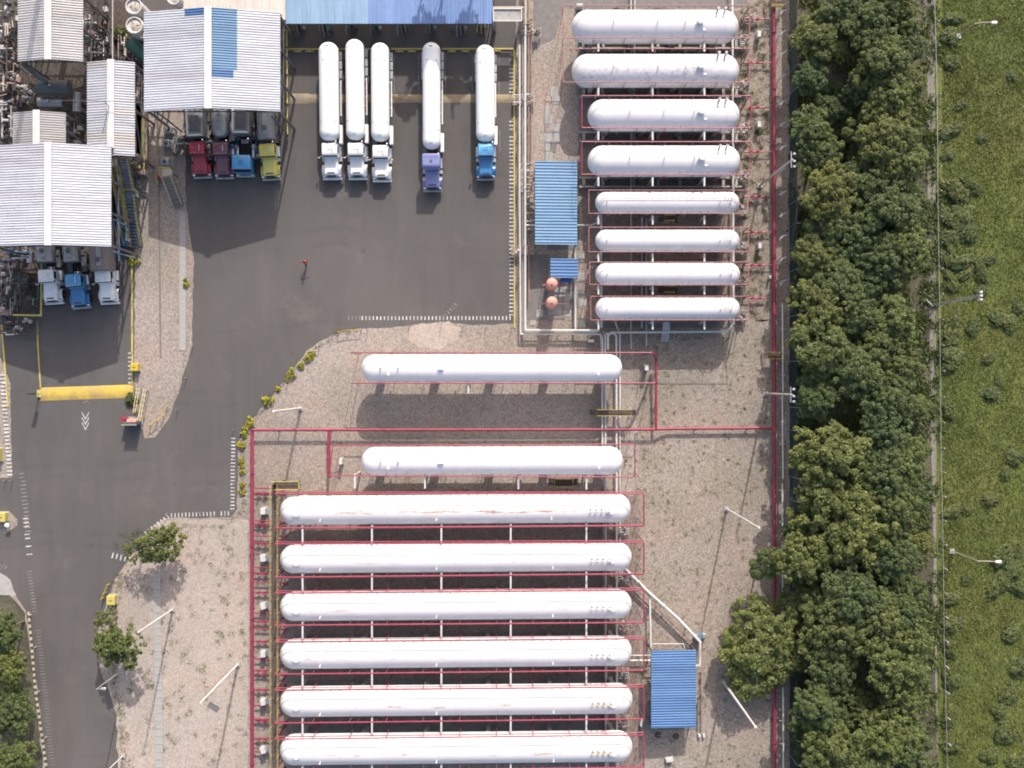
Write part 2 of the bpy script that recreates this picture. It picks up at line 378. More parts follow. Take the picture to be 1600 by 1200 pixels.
# ------------------------------------------------------------ ground and pavings
def rough_poly(pts, step=12, amp=2.2, seed=0, closed=True):
    r = random.Random(seed); out = []; n = len(pts)
    for i in range(n if closed else n - 1):
        a, b = pts[i], pts[(i + 1) % n]; d = math.hypot(b[0]-a[0], b[1]-a[1]); k = max(1, int(d / step))
        for j in range(k):
            f = j / k; out.append((a[0] + (b[0]-a[0])*f + r.uniform(-amp, amp), a[1] + (b[1]-a[1])*f + r.uniform(-amp, amp)))
    return out
def area(name, pts, z, m, step=12, amp=2.0, seed=1):
    q = rough_poly(pts, step, amp, seed) if amp else pts
    return struct(MB().sheet([P(x, y)[:2] for x, y in q], z).build(name, m, smooth=False))
struct(MB().sheet([(-700, -700), (700, -700), (700, 700), (-700, 700)], 0).build('ground', GRAVEL, smooth=False))
area('asphalt_yard', [(212, -120), (806, -120), (806, 506), (740, 508), (690, 503), (650, 507), (610, 512), (560, 513), (530, 519), (505, 531), (480, 549), (452, 584), (425, 618), (400, 648), (384, 668), (373, 690), (370, 795), (360, 808), (300, 809), (258, 810), (240, 820), (226, 842), (206, 864), (190, 888), (178, 908), (170, 935), (160, 965), (150, 1000), (158, 1050), (176, 1095), (189, 1140), (186, 1290), (84, 1290), (62, 1110), (50, 1000), (40, 955), (20, 925), (-120, 905), (-120, 230), (212, 230)], .004, ASPH, 10, 1.2, 3)
area('gravel_island', [(214, 150), (288, 150), (291, 330), (303, 400), (300, 540), (283, 600), (268, 645), (243, 684), (226, 684), (216, 655), (210, 600), (210, 380)], .012, GRAVEL, 9, 1.2, 5)
area('weedy_ground', [(985, 505), (1200, 500), (1226, 505), (1226, 1260), (1005, 1260), (1010, 905), (975, 905), (990, 790), (1000, 690)], .004, GRAVELO, 14, 4, 7)
area('weedy_ground', [(1158, -120), (1228, -120), (1226, 500), (1160, 504)], .004, GRAVELO, 14, 3, 8)
area('shade_tinted_earth', [(432, 770), (700, 766), (960, 766), (1000, 780), (1002, 1260), (432, 1260)], .009, SHADE_EARTH, 10, 3, 31)  # sheet under the tanks, its reddish colour painted in to warm their shade
area('shade_tinted_earth', [(900, 15), (1158, 15), (1158, 505), (915, 505), (905, 250)], .009, SHADE_EARTH, 10, 3, 32)
area('sandy_ground', [(178, 925), (186, 1290), (388, 1290), (388, 812), (300, 812), (262, 812), (232, 850), (200, 880)], .0065, SAND, 12, 2, 9)
area('sandy_patch', [(640, 512), (655, 505), (700, 504), (722, 512), (716, 532), (690, 545), (655, 542), (632, 528)], .0065, SAND, 8, 3, 11)
area('forest_floor', [(1232, -160), (1478, -160), (1490, 1360), (1236, 1360)], .006, SOIL, 14, 3, 12)
area('verge', [(-120, 500), (2, 560), (16, 600), (19, 746), (-120, 748)], .012, GRAVEL, 9, .8, 13)
area('verge', [(-120, 1290), (-120, 915), (15, 930), (38, 957), (46, 1000), (58, 1110), (77, 1290)], .010, SOIL, 9, 1.5, 14)
area('verge', [(-60, 800), (14, 800), (28, 812), (27, 822), (10, 832), (-60, 834)], .012, GRAVEL, 8, 1.2, 15)
area('dirt_yard', [(-120, -160), (222, -160), (222, 240), (176, 240), (60, 400), (62, 492), (-120, 496)], .012, DIRT, 9, 1.5, 16)
area('concrete_apron', [(-120, 860), (-20, 880), (18, 905), (24, 930), (0, 935), (-120, 930)], .009, CONC, 7, 2, 17)
area('dirt_strip', [(806, -120), (893, -120), (882, 150), (905, 240), (925, 300), (925, 506), (806, 506)], .004, GRAVEL, 14, 1, 18)
area('concrete_apron', [(840, -120), (1158, -120), (1170, 12), (880, 14), (868, 60), (846, 70), (834, 80), (832, -120)], .009, CONCD, 9, 1, 19)  # dark concrete; its tone also stands in for a shadow from beyond the top
fld = struct(MB().sheet([(x, y) for x, y in [(53.6, -160), (650, -160), (650, 160), (52.4, 160)]], .014).build('meadow_ground', GRASS, smooth=False))

# the track beside the trees
trk = [(1450, -160), (1453, 0), (1457, 150), (1458, 300), (1461, 500), (1463, 700), (1466, 850), (1468, 1000), (1473, 1200), (1476, 1360)]
def ribbon(pts, w, z, jit=0, seed=0):
    r = random.Random(seed); L_, R_ = [], []; q = rough_poly(pts, 14, 0, 0, False) + [pts[-1]]
    for i, p in enumerate(q):
        a = q[max(0, i-1)]; b = q[min(len(q)-1, i+1)]; d = Vector((b[0]-a[0], b[1]-a[1])).normalized()
        L_.append(P(p[0] - d.y*(w/2 + r.uniform(-jit, jit)), p[1] + d.x*w/2)[:2]); R_.append(P(p[0] + d.y*(w/2 + r.uniform(-jit, jit)), p[1] - d.x*w/2)[:2])
    return L_ + R_[::-1]
TRACKM = ground_mat('grey_track', [(.17, .158, .135), (.20, .186, .16), (.235, .218, .19), (.19, .172, .135)], .3, .3, .5, 140)
struct(MB().sheet(ribbon(trk, 16, .012, .8), .012).build('farm_track', TRACKM, smooth=False))

# painted markings
def ticks(name, a, b, n, length, width, m=MARK, z=.010, drop=0.0, seed=0, dirang=None, taper=None):
    r = random.Random(seed); mb = MB(); d = Vector((b[0]-a[0], b[1]-a[1])).normalized(); nn = Vector((-d.y, d.x))
    for i in range(n):
        if r.random() < drop: continue
        f = i / (n - 1); c = Vector(a) + (Vector(b) - Vector(a)) * f; L_ = length * (1 + r.uniform(-.06, .06))
        if taper: L_ = length + (taper - length) * f
        q = [c + d * sx * width / 2 + nn * sy * L_ / 2 for sx, sy in ((-1, -1), (1, -1), (1, 1), (-1, 1))]
        mb.sheet([P(p.x, p.y)[:2] for p in q], z)
    return struct(mb.build(name, m, smooth=False))
ticks('road_marking', (566, 497), (797, 497), 41, 6, 1.9, seed=1)
ticks('road_marking', (545, 497), (562, 497), 4, 6, 1.3, MARKF, seed=1)
ticks('road_marking', (799, 108), (799, 150), 8, 7, 2.0, seed=2)
ticks('road_marking', (799, 85), (799, 102), 3, 6, 1.6, MARKF, seed=2)
ticks('road_marking', (799, 190), (799, 492), 51, 6.4, 2.1, drop=.03, seed=3)
ticks('road_marking', (364.5, 685), (363, 795), 21, 6.5, 2.0, drop=.05, seed=4)
ticks('road_marking', (357, 802), (268, 805), 17, 6.5, 1.7, drop=.05, seed=5)
ticks('road_marking', (262, 807), (228, 833), 8, 6.5, 1.9, seed=6)
ticks('road_marking', (34, 740), (44, 830), 16, 9, 1.8, MARKF, seed=7)
ticks('road_marking', (40, 810), (46, 866), 10, 9, 1.8, MARK, drop=.2, seed=7)
ticks('road_marking', (46, 893), (54, 955), 14, 7, 1.3, MARKF, seed=8)
ticks('road_marking', (203, 552), (203, 598), 8, 6, 2.2, seed=9)
ticks('road_marking', (176, 868), (202, 874), 5, 9, 2, MARK, drop=.1, seed=10)
ticks('road_marking', (693, 496), (712, 476), 6, 6, 1.4, MARKF, seed=11)
ticks('road_marking', (60, 985), (82, 1195), 44, 8, .9, MARKF, seed=12)
mb = MB()
for k in range(3):
    for sx in (-1, 1):
        y0 = 643 + k * 8
        mb.sheet([P(x, y)[:2] for x, y in ((133.5, y0 + 10), (133.5 + sx*5.5, y0), (133.5 + sx*5.5, y0 + 3), (133.5, y0 + 13))], .010)
struct(mb.build('road_marking', MARK, smooth=False))
mb = MB()
for sx in (-1, 1): mb.sheet([P(x, y)[:2] for x, y in ((135, 625), (135 + sx*5, 629), (135 + sx*5, 631), (135, 627))], .010)
for sx in (-1, 1):
    for k in range(2): mb.sheet([P(x, y)[:2] for x, y in ((12 - k*6, 886), (6 - k*6, 886 + sx*4), (4 - k*6, 886 + sx*4), (10 - k*6, 886))], .010)
struct(mb.build('road_marking', MARKF, smooth=False))
mb = MB()
for x, y0, y1 in ((616, 84, 147), (654, 84, 147), (696, 84, 150), (738, 84, 147), (780, 84, 150), (781, 202, 237)):
    mb.sheet([P(a, b)[:2] for a, b in ((x-.5, y0), (x+.5, y0), (x+.5, y1), (x-.5, y1))], .009)
struct(mb.build('parking_bay_line', MARKF, smooth=False))

def kerb(name, pts, w, h, m):
    mb = MB(); q = [P(x, y) for x, y in pts]
    for a, b in zip(q, q[1:]): mb.bar(a + Vector((0, 0, h/2)), b + Vector((0, 0, h/2)), w, h)
    return struct(mb.build(name, m, smooth=False))
kerb('yellow_kerb', [(58, 494), (60, 545), (64, 606)], .16, .14, STRIPY)
kerb('yellow_kerb', [(206.5, 410), (207, 601)], .22, .14, STRIPY)
kerb('yellow_kerb', [(3, 508), (7, 560), (13, 636)], .2, .14, STRIPY)
kerb('yellow_kerb', [(446, 77), (803, 76.5)], .2, .13, STRIPY)
kerb('yellow_kerb', [(803.5, 78), (804, 512)], .2, .13, STRIPY)
# black and pale kerb blocks along the bottom left of the road
KB = mat('black_kerb_paint', (.05, .045, .04), .8); KW = mat('pale_kerb_paint', (.40, .36, .27), .8, dirt=.5)
root = thing('striped_kerb', 'row of alternating dark and cream kerb blocks along the lower road edge', 'kerb', P(45, 960))
q = [(45, 956), (50, 1010), (56, 1080), (66, 1150), (75, 1215), (84, 1280)]
q = rough_poly(q, 4.6, 0, 0, False); m1 = None
for i in range(len(q) - 1):
    a, b = P(*q[i]), P(*q[i+1]); b = a + (b - a) * .97
    MB().bar(a + Vector((0, 0, .07)), b + Vector((0, 0, .07)), .26, .14).build('kerb_block', KB if i % 2 else KW, root, smooth=False)
root = thing('striped_kerb', 'kerb with closely spaced white blocks beside the left entrance lane', 'kerb', P(10, 585))
for i in range(27):
    f = i / 26; c = P(4 + 12*f, 586 + 156*f); MB().box((c.x, c.y, .006), (.62, .25, .10)).build('kerb_block', MARK, root, smooth=False)

def hump(name, a, b, w, h, m):
    a, b = P(*a), P(*b); d = (b - a).normalized(); n = Vector((-d.y, d.x, 0)); mb = MB(); K = 9; vs = []
    for p in (a, b):
        for k in range(K):
            f = k / (K - 1); vs.append(p + n * (f - .5) * w + Vector((0, 0, .005 + h * math.sin(math.pi * f))))
    fs = [(k, k+1, K+k+1, K+k) for k in range(K-1)] + [tuple(range(K)), tuple(range(2*K-1, K-1, -1))]
    return struct(mb.add(vs, fs).build(name, m))
hump('speed_hump', (63, 616), (209, 611), 1.65, .16, HUMP)
hump('speed_hump', (448, 154), (484, 154), 1.25, .10, HUMPF)
hump('speed_hump', (606, 154), (803, 154), 1.05, .10, HUMPF)
hump('speed_hump', (484, 154), (606, 154), 1.05, .10, HUMPF)

# slab paths
root = thing('slab_path', 'straight footpath of pale concrete slabs across the lower left gravel', 'footpath', P(247, 1050)); root['kind'] = 'structure'
slab = None
y = 897.0; i = 0
while y < 1240:
    xx = 245 + (y - 895) * .012
    c = P(xx, y + 6); o = MB().box((0, 0, 0), (.95, .93, .06)).build('slab', CONC) if slab is None else slab.copy(); o.parent = root
    if slab is None: slab = o
    else: COL.objects.link(o)
    o.location = c - root.location + Vector((random.uniform(-.02, .02), 0, .01 + random.uniform(0, .015))); o.rotation_euler.z = random.uniform(-.015, .015)
    if y > 1100: o.scale.x = 1.12
    y += 12.1; i += 1
root = thing('slab_path', 'narrow grey concrete strip path beside the long canopy shadow', 'footpath', P(285, 430)); root['kind'] = 'structure'
y = 330.0
while y < 538:
    o = slab.copy(); COL.objects.link(o); o.parent = root; o.location = P(285.5, y + 6) - root.location + Vector((0, 0, .02 + random.uniform(0, .01))); o.scale = (.82, 1.02, 1)
    y += 12.1
MB().bar(P(247, 170, .02), P(251, 560, .02), .22, .05).build('drain_channel', CONCD, None, smooth=False)['kind'] = 'structure'
# ground slabs in the tank compound
mbx = []
for k, (x0, y0, x1, y1, m) in enumerate([(843, 432, 878, 492, CONC), (855, 252, 905, 390, CONCD), (905, 505, 1145, 512, CONCD), (1000, 1100, 1090, 1140, CONCD), (820, 398, 856, 500, CONCD)]):
    a, b = P(x0, y1), P(x1, y0); struct(MB().box(((a.x+b.x)/2, (a.y+b.y)/2, .0), (b.x-a.x, b.y-a.y, .03 + .006*k)).build('concrete_pad', m, smooth=False))
root = thing('slab_paving', 'broken square paving slabs between the blue sheds and the tanks', 'paving', P(908, 440)); root['kind'] = 'structure'
rr = random.Random(4)
for x0, x1, y0, y1 in ((903, 918, 395, 510), (880, 900, 440, 500), (828, 845, 440, 512), (850, 872, 135, 250), (1020, 1050, 335, 345)):
    y = y0
    while y < y1 - 8:
        x = x0
        while x < x1 - 6:
            w = rr.uniform(9, 15); hgt = rr.uniform(10, 17)
            if rr.random() < .75:
                c = P(x + w/2, y + hgt/2); MB().box((c.x, c.y, .0), (w*.076, hgt*.074, .025 + rr.uniform(0, .03)), rr.uniform(-.05, .05)).build('slab', CONC if rr.random() < .7 else CONCD, root, smooth=False)
            x += w + .5
        y += 14.5

# ------------------------------------------------------------ corrugated roofs
SHEETS = {}
def rib_sheet(run, drop, width, ribs, mat_, sgn=1, along='x', up=.11):
    """one corrugated sheet: runs `run` metres outwards falling `drop`, `ribs` raised ribs over its width"""
    key = (round(run, 2), round(drop, 2), round(width, 3), ribs, mat_.name, sgn, along)
    if key in SHEETS: return SHEETS[key]
    p = width / ribs; prof = []
    for i in range(ribs):
        b = i * p; prof += [(b, 0), (b + p*.62, 0), (b + p*.70, up), (b + p*.92, up), (b + p*.995, 0)]
    prof.append((width, 0)); n = len(prof); vs = []
    for k in (0, 1):
        for a, z in prof:
            vs.append((sgn * run * k, a, z - drop * k) if along == 'x' else (a, sgn * run * k, z - drop * k))
    mb = MB(); mb.add(vs, [(i, i+1, n+i+1, n+i) for i in range(n-1)])
    SHEETS[key] = mb.mesh('roof_sheet', mat_, smooth=False); return SHEETS[key]
def lay(me, root, x, y, z, name='roof_sheet', j=.006):
    o = bpy.data.objects.new(name, me); COL.objects.link(o); o.parent = root
    o.location = (x, y, z + random.uniform(-j, j)); o.rotation_euler.z = random.uniform(-.0012, .0012); return o

def gable(name, label, cat, x0, x1, y0, y1, rx, ze, zr, mats, frame=STEEL, group=None, patches=(), legs=True, pitch=.30, ribs=3):
    """canopy with a north-south ridge; x0..y1 = eave rectangle (plan pixels at eave height), rx = ridge"""
    a, b = P(x0, y1, ze), P(x1, y0, ze); rxw = P(rx, 600, zr).x
    root = thing(name, label, cat, ((a.x+b.x)/2, (a.y+b.y)/2, 0), group)
    X, Y = root.location.x, root.location.y
    L_ = b.y - a.y; n = max(1, round(L_ / (pitch * ribs))); w = L_ / n
    for i in range(n):
        yy = a.y + i * w - Y; pyc = 600 - (a.y + (i + .5) * w) / (MPP * (1 - zr / ALT))
        for sgn, xe in ((-1, a.x), (1, b.x)):
            run = abs(xe - rxw); drop = zr - ze
            m = random.choice(mats) if random.random() < .35 else mats[0]
            pt = [q for q in patches if q[0] == sgn and q[1] <= pyc <= q[2]]
            if pt:
                f0, f1, pm = pt[0][3:]
                for g0, g1, mm in ((0, f0, m), (f0, f1, pm), (f1, 1, m)):
                    if g1 - g0 > .01:
                        lay(rib_sheet(run*(g1-g0), drop*(g1-g0), w - .012, ribs, mm, sgn), root, rxw - X + sgn*run*g0, yy, zr - drop*g0)
            else: lay(rib_sheet(run, drop, w - .012, ribs, m, sgn), root, rxw - X, yy, zr)
    rc = MB()
    for sgn in (-1, 1):
        q = [(rxw, a.y - .1, zr + .10), (rxw + sgn*.42, a.y - .1, zr + .075), (rxw + sgn*.42, b.y + .1, zr + .075), (rxw, b.y + .1, zr + .10)]
        rc.add(q, [(0, 1, 2, 3)])
    rc.build('ridge_cap', RIDGE, root, smooth=False)
    # gable trusses and purlins under the sheets
    nt_ = max(2, round(L_ / 4.5)); tm = None
    for i in range(nt_ + 1):
        y = a.y + .15 + (L_ - .3) * i / nt_; t = MB()
        t.bar((a.x, y, ze - .12), (rxw, y, zr - .12), .12, .14); t.bar((rxw, y, zr - .12), (b.x, y, ze - .12), .12, .14)
        t.bar((a.x, y, ze - .75), (b.x, y, ze - .75), .12, .14)
        K = 8
        for k in range(K):
            xa = a.x + (b.x - a.x) * k / K; xb = a.x + (b.x - a.x) * (k + 1) / K
            zt = lambda x: (ze + (zr - ze) * ((x - a.x) / (rxw - a.x) if x < rxw else (b.x - x) / (b.x - rxw))) - .15
            t.bar((xa, y, ze - .75), (xb, y, zt(xb)), .06, .06); t.bar((xb, y, zt(xb)), (xb, y, ze - .75), .06, .06)
        t.build('truss', frame, root, smooth=False)
    if legs:
        for i in range(nt_ + 1):
            y = a.y + .15 + (L_ - .3) * i / nt_
            for x in (a.x + .25, b.x - .25):
                MB().box((x, y, 0), (.22, .22, ze - .7)).build('column', frame, root, smooth=False)
        for x in (a.x + .25, b.x - .25):
            t = MB()
            for i in range(nt_):
                ya = a.y + .15 + (L_ - .3) * i / nt_; yb = a.y + .15 + (L_ - .3) * (i + 1) / nt_
                t.bar((x, ya, ze - 3), (x, yb, ze - .8), .08, .08); t.bar((x, ya, ze - 3), (x, yb, ze - 3), .1, .1)
            t.build('side_brace', frame, root, smooth=False)
    return root

gable('loading_canopy', 'large white ribbed canopy with a light blue strip beside its ridge', 'canopy', 225, 438, 19, 174, 325, 9.5, 11.2, ROOFW,
      patches=((1, 0, 112, .02, .40, ROOFB[0]), (1, 112, 122, .02, .35, ROOFP[0]), (-1, 0, 25, .06, .36, ROOFP[1])))
gable('loading_canopy', 'large plain white ribbed canopy above the three parked tankers at left', 'canopy', -22, 174, 228, 385, 75, 9.5, 11.2, ROOFW)
gable('plant_roof', 'narrow white gabled roof crossed by thin cables, between the two large canopies', 'roof', 136, 211, 97, 244, 173, 7.5, 8.3, [ROOFW[1], ROOFC[0], ROOFC[2]])
gable('plant_roof', 'dusty white gabled roof at the top left corner with a slanting duct shadow', 'roof', 28, 130, -60, 96, 75, 8.5, 9.6, ROOFC)
gable('plant_roof', 'small cream gabled roof touching the top edge of the plain white canopy', 'roof', 20, 103, 176, 232, 57, 7.5, 8.4, ROOFC[1:] + ROOFC[:1])

def flat_roof(name, label, cat, x0, x1, y0, y1, z, mats_of, along='y', zdrop=.5, pitch=.30, ribs=3, legs=True, group=None, frame=STEEL, fascia=None):
    """mono-pitch sheeted roof, sheets side by side; along = direction the ribs run"""
    a, b = P(x0, y1, z), P(x1, y0, z); root = thing(name, label, cat, ((a.x+b.x)/2, (a.y+b.y)/2, 0), group); X, Y = root.location.x, root.location.y
    span = (b.x - a.x) if along == 'y' else (b.y - a.y); n = max(1, round(span / (pitch * ribs))); w = span / n
    for i in range(n):
        m = mats_of((i + .5) / n)
        if along == 'y': lay(rib_sheet(b.y - a.y, zdrop, w - .01, ribs, m, -1, 'y'), root, a.x + i*w - X, b.y - Y, z + zdrop*.5)
        else: lay(rib_sheet(b.x - a.x, zdrop, w - .01, ribs, m, 1, 'x'), root, a.x - X, a.y + i*w - Y, z + zdrop*.5)
    t = MB()
    for y in (a.y + .1, (a.y+b.y)/2, b.y - .1): t.bar((a.x, y, z - zdrop*.5 - .25), (b.x, y, z - zdrop*.5 - .25), .1, .16)
    for x in (a.x + .1, b.x - .1): t.bar((x, a.y, z - zdrop*.5 - .4), (x, b.y, z - zdrop*.5 - .4), .1, .14)
    t.build('roof_beam', frame, root, smooth=False)
    if legs:
        nx = max(1, round((b.x - a.x) / 5)); ny = max(1, round((b.y - a.y) / 5))
        for i in range(nx + 1):
            for j in range(ny + 1):
                if i in (0, nx) or j in (0, ny):
                    MB().box((a.x + .12 + (b.x-a.x-.24)*i/nx, a.y + .12 + (b.y-a.y-.24)*j/ny, 0), (.16, .16, z - zdrop*.5 - .3)).build('column', frame, root, smooth=False)
    return root
flat_roof('truck_shed', 'long roof at the top edge in sky blue and periwinkle sheeting behind the tank trucks', 'shed', 446, 770, -70, 36, 4.0,
          lambda f: random.choice(ROOFS) if f < .40 else random.choice(ROOFV), 'y', .5, .33)
flat_roof('beige_shed', 'pale beige sheet roof joining the blue truck shed to the ribbed canopy', 'shed', 283, 446, -70, 30, 4.2, lambda f: ROOFE[0], 'y', .5, .33)
flat_roof('pump_shed', 'long light blue ribbed shed beside the yard pipes, left of the upper tanks', 'shed', 836, 902, 252, 382, 3.6, lambda f: random.choice(ROOFB), 'x', .35, .36)
flat_roof('small_shed', 'small strong blue ribbed roof beside the two salmon vessels', 'shed', 860, 903, 404, 434, 3.2, lambda f: random.choice(ROOFP), 'x', .3, .42)
flat_roof('pump_shed', 'mid blue ribbed shed right of the lowest long tanks, with pipes round it', 'shed', 1017, 1088, 1016, 1137, 3.5, lambda f: random.choice(ROOFP), 'x', .4, .33)
flat_roof('lean_to', 'short deep blue lean-to roof tucked below the small blue shed', 'roof', 876, 893, 434, 442, 2.2, lambda f: ROOFD[0], 'x', .2, .3)
# concrete roof beside the truck shed
a, b = P(771, 33, 4.2), P(815, 14, 4.2)
r_ = thing('flat_concrete_roof', 'small stained grey flat roof at the right end of the blue truck shed', 'roof', ((a.x+b.x)/2, (a.y+b.y)/2, 0))
MB().box(((a.x+b.x)/2, (a.y+b.y)/2, 4.0), (b.x-a.x, b.y-a.y, .18)).build('slab', CONC, r_, smooth=False)
t = MB()
for x0_, y0_, x1_, y1_ in ((a.x, a.y, b.x, a.y), (a.x, b.y, b.x, b.y), (a.x, a.y, a.x, b.y), (b.x, a.y, b.x, b.y)): t.bar((x0_, y0_, 4.25), (x1_, y1_, 4.25), .12, .2)
t.build('parapet', OFFW, r_, smooth=False)
for x in (a.x + .2, b.x - .2):
    for y in (a.y + .2, b.y - .2): MB().box((x, y, 0), (.2, .2, 4.0)).build('column', CONC, r_, smooth=False)
# wall and odds behind the trucks
r_ = thing('gantry_beam', 'pale square gantry beam spanning beside the blue truck shed', 'beam', P(795, 12, 0))
MB().bar(P(770, 12, 3.4), P(818, 12, 3.4), .25, .25).build('beam', CREAM, r_); MB().box(tuple(P(817, 12, 0)), (.2, .2, 3.3)).build('column', CREAM, r_); MB().box(tuple(P(772, 12, 0)), (.2, .2, 3.3)).build('column', CREAM, r_)

c = P(137, -80); root = thing('chimney', 'tall slim steel chimney standing beyond the top edge at the left', 'chimney', (c.x, c.y, 0))
MB().tube([(c.x, c.y, 0), (c.x, c.y, 26)], .42, 20, .34).build('stack', GALV, root); MB().lathe((c.x, c.y, 26), [(0, .36), (.2, .42), (.4, .42)], 20).build('rim', GALV, root); MB().box((c.x, c.y, 0), (1.6, 1.6, .5)).build('base', CONC, root, smooth=False)
# ------------------------------------------------------------ storage tanks
def tank(i, ax, ay, bx, by, r_px, zc, label, mt, kind):
    """horizontal vessel from plan pixel a to b (ends of the heads) at axis height zc"""
    A, B = P(ax, ay, zc), P(bx, by, zc); rad = r_px * MPP * (1 - zc / ALT); mid = (A + B) / 2; Lh = (B - A).length / 2
    rz = math.atan2(B.y - A.y, B.x - A.x)
    root = thing('storage_tank', label, 'storage tank', (mid.x, mid.y, 0), 'white storage tanks lying in rows'); 
    LB = {}
    def bl(mb, nm, m, **k):
        o = mb.build(nm, m, None, **k); o.parent = root; return o
    prof = []; K = 12; hd = rad * .95
    for k in range(K + 1):
        t = math.pi / 2 * k / K; prof.append((-Lh + hd * (1 - math.sin(t)) if k else -Lh + hd * (1 - 0) - 0, 0))
    prof = [(-Lh + hd - hd * math.cos(math.pi/2*k/K), max(.02, rad * math.sin(math.pi/2*k/K))) for k in range(K+1)]
    n = max(3, int(2*(Lh-hd) / 3))
    body = prof + [(-p[0], p[1]) for p in prof[::-1]]
    sh = MB().lathe((0, 0, zc), body, 64, 'x')
    o = bl(sh, 'shell', mt)
    # circumferential weld ribs
    for sx in (-1, 1):
        x = sx * (Lh - hd); bl(MB().lathe((x, 0, zc), [(-.03, rad*.998), (-.03, rad + .018), (.03, rad + .018), (.03, rad*.998)], 64, 'x'), 'stiffening_ring', mt)
    ns = {'L': 6, 'M': 5, 'T': 4, 'S': 4}[kind]
    for k in range(ns):
        x = -Lh + hd + .6 + (2*(Lh-hd) - 1.2) * k / (ns - 1)
        s = MB(); s.box((x, 0, 0), (.55, rad*1.7, zc - rad*.72), taper=(.8, .9)); s.box((x, 0, zc - rad*.95), (.45, rad*1.85, rad*.55))
        bl(s, 'saddle', CONC, smooth=False)
    bl(MB().box((0, 0, 0), (2*Lh - 1.5, rad*1.5, .05)), 'plinth', CONCD, smooth=False)
    root.rotation_euler.z = rz
    root['axis'] = zc
    def top(x, dy=0.0): return (x, dy, zc + math.sqrt(max(0, rad*rad - dy*dy)))
    f = MB().lathe(top(-Lh + 2.3, -.15), [(-.1, .30), (.28, .30), (.28, .42), (.38, .42), (.4, .38)], 20)
    if kind == 'L':
        bl(f, 'manhole', WHITE)
        bl(MB().lathe(top(Lh - 2.6, -.1), [(-.1, .33), (.3, .33), (.3, .46), (.42, .46), (.44, .4)], 20), 'manhole', WHITE)
        for k in range(4):
            x = Lh - 4.95 + k * .68; s = MB()
            s.tube([top(x, .1), (x, .1, zc + rad + .35), (x + .28, .0, zc + rad + .75), (x + .02, -.1, zc + rad + 1.2)], .085, 8)
            s.lathe((x + .02, -.1, zc + rad + 1.15), [(0, .06), (.05, .12), (.14, .12), (.2, .05)], 10); s.box((x - .05, -.22, zc + rad + .3), (.26, .2, .22))
            bl(s, 'relief_valve_stack', CREAM if i > 3 else OFFW)
        for x in (-Lh + 5.1, -Lh + 19.0, Lh - 9.6):
            if abs(x) < Lh: bl(MB().tube([(x, -rad*.55, zc + rad*.83), (x, -rad*.62, zc + rad*.83 + .4)], .05, 8).lathe((x, -rad*.62, zc + rad*.83 + .38), [(0, .09), (.08, .09)], 8), 'nozzle', WHITE)
    elif kind == 'M':
        for x in (-Lh + 2.5, -Lh + 4.6): 
            s = MB().tube([top(x), (x, 0, zc + rad + .5)], .07, 8); s.bar((x - .28, 0, zc + rad + .5), (x + .28, .04, zc + rad + .5), .07, .07); bl(s, 'valve', GALV)
        bl(MB().box((-Lh + 9.7, 0, zc + rad - .06), (.62, .4, .38)), 'manhole', WHITE, smooth=False)
        for x in (-Lh + 3.4, Lh - 3.0): bl(MB().lathe(top(x, -.75), [(-.05, .16), (.2, .16), (.22, .1)], 12), 'nozzle', WHITE)
    elif kind == 'T':
        bl(MB().lathe(top(Lh - 4.9, .1), [(-.1, .38), (.45, .38), (.45, .5), (.56, .5), (.6, .42)], 20), 'manhole', WHITE)
        bl(MB().box((Lh - 4.4, -rad*.45, zc + rad*.86), (.34, .2, .18)), 'nameplate_bracket', WHITE, smooth=False)
        for k in range(2):
            x = Lh - 2.0 + k * -.85; s = MB()
            s.tube([(x, rad*.6, zc + rad*.75), (x + .05, rad*.75, zc + rad*1.05), (x + .05, rad*.75, zc + rad + .55)], .12, 10)
            s.lathe((x + .05, rad*.75, zc + rad + .5), [(0, .13), (.05, .17), (.12, .17)], 10); bl(s, 'vent_stack', PIPEG)
        for x in (-Lh + 4.9, 0.1 if Lh > 10 else -.2, 3.4):
            bl(MB().tube([top(x), (x + .02, .02, zc + rad + .45)], .055, 8).lathe((x, 0, zc + rad + .4), [(0, .1), (.1, .1)], 8), 'nozzle', GALV)
    else:
        for x in (-Lh + 1.3, Lh - 1.4, Lh - 2.6): bl(MB().tube([top(x, -.2), (x, -.2, zc + rad + .35)], .06, 8).lathe((x, -.2, zc + rad + .3), [(0, .11), (.09, .11)], 8), 'nozzle', GALV)
        for k in range(3):
            x = Lh - 2.0 + k*.38; bl(MB().tube([top(x, .2), (x + .05, .25, zc + rad + .8)], .04, 6), 'relief_valve_stack', GALV)
    # level gauge pipework below
    for k in range(ns - 1):
        x = -Lh + hd + 2.0 + (2*(Lh-hd) - 4) * k / max(1, ns - 2)
        bl(MB().tube([(x, 0, zc - rad + .1), (x, 0, zc - rad - .6), (x, -rad*.9, zc - rad - .6)], .09, 8), 'bottom_pipe', PIPEG)
    return root

def branchy(mb, p, q, r, n=8): mb.tube([p, q], r, n)

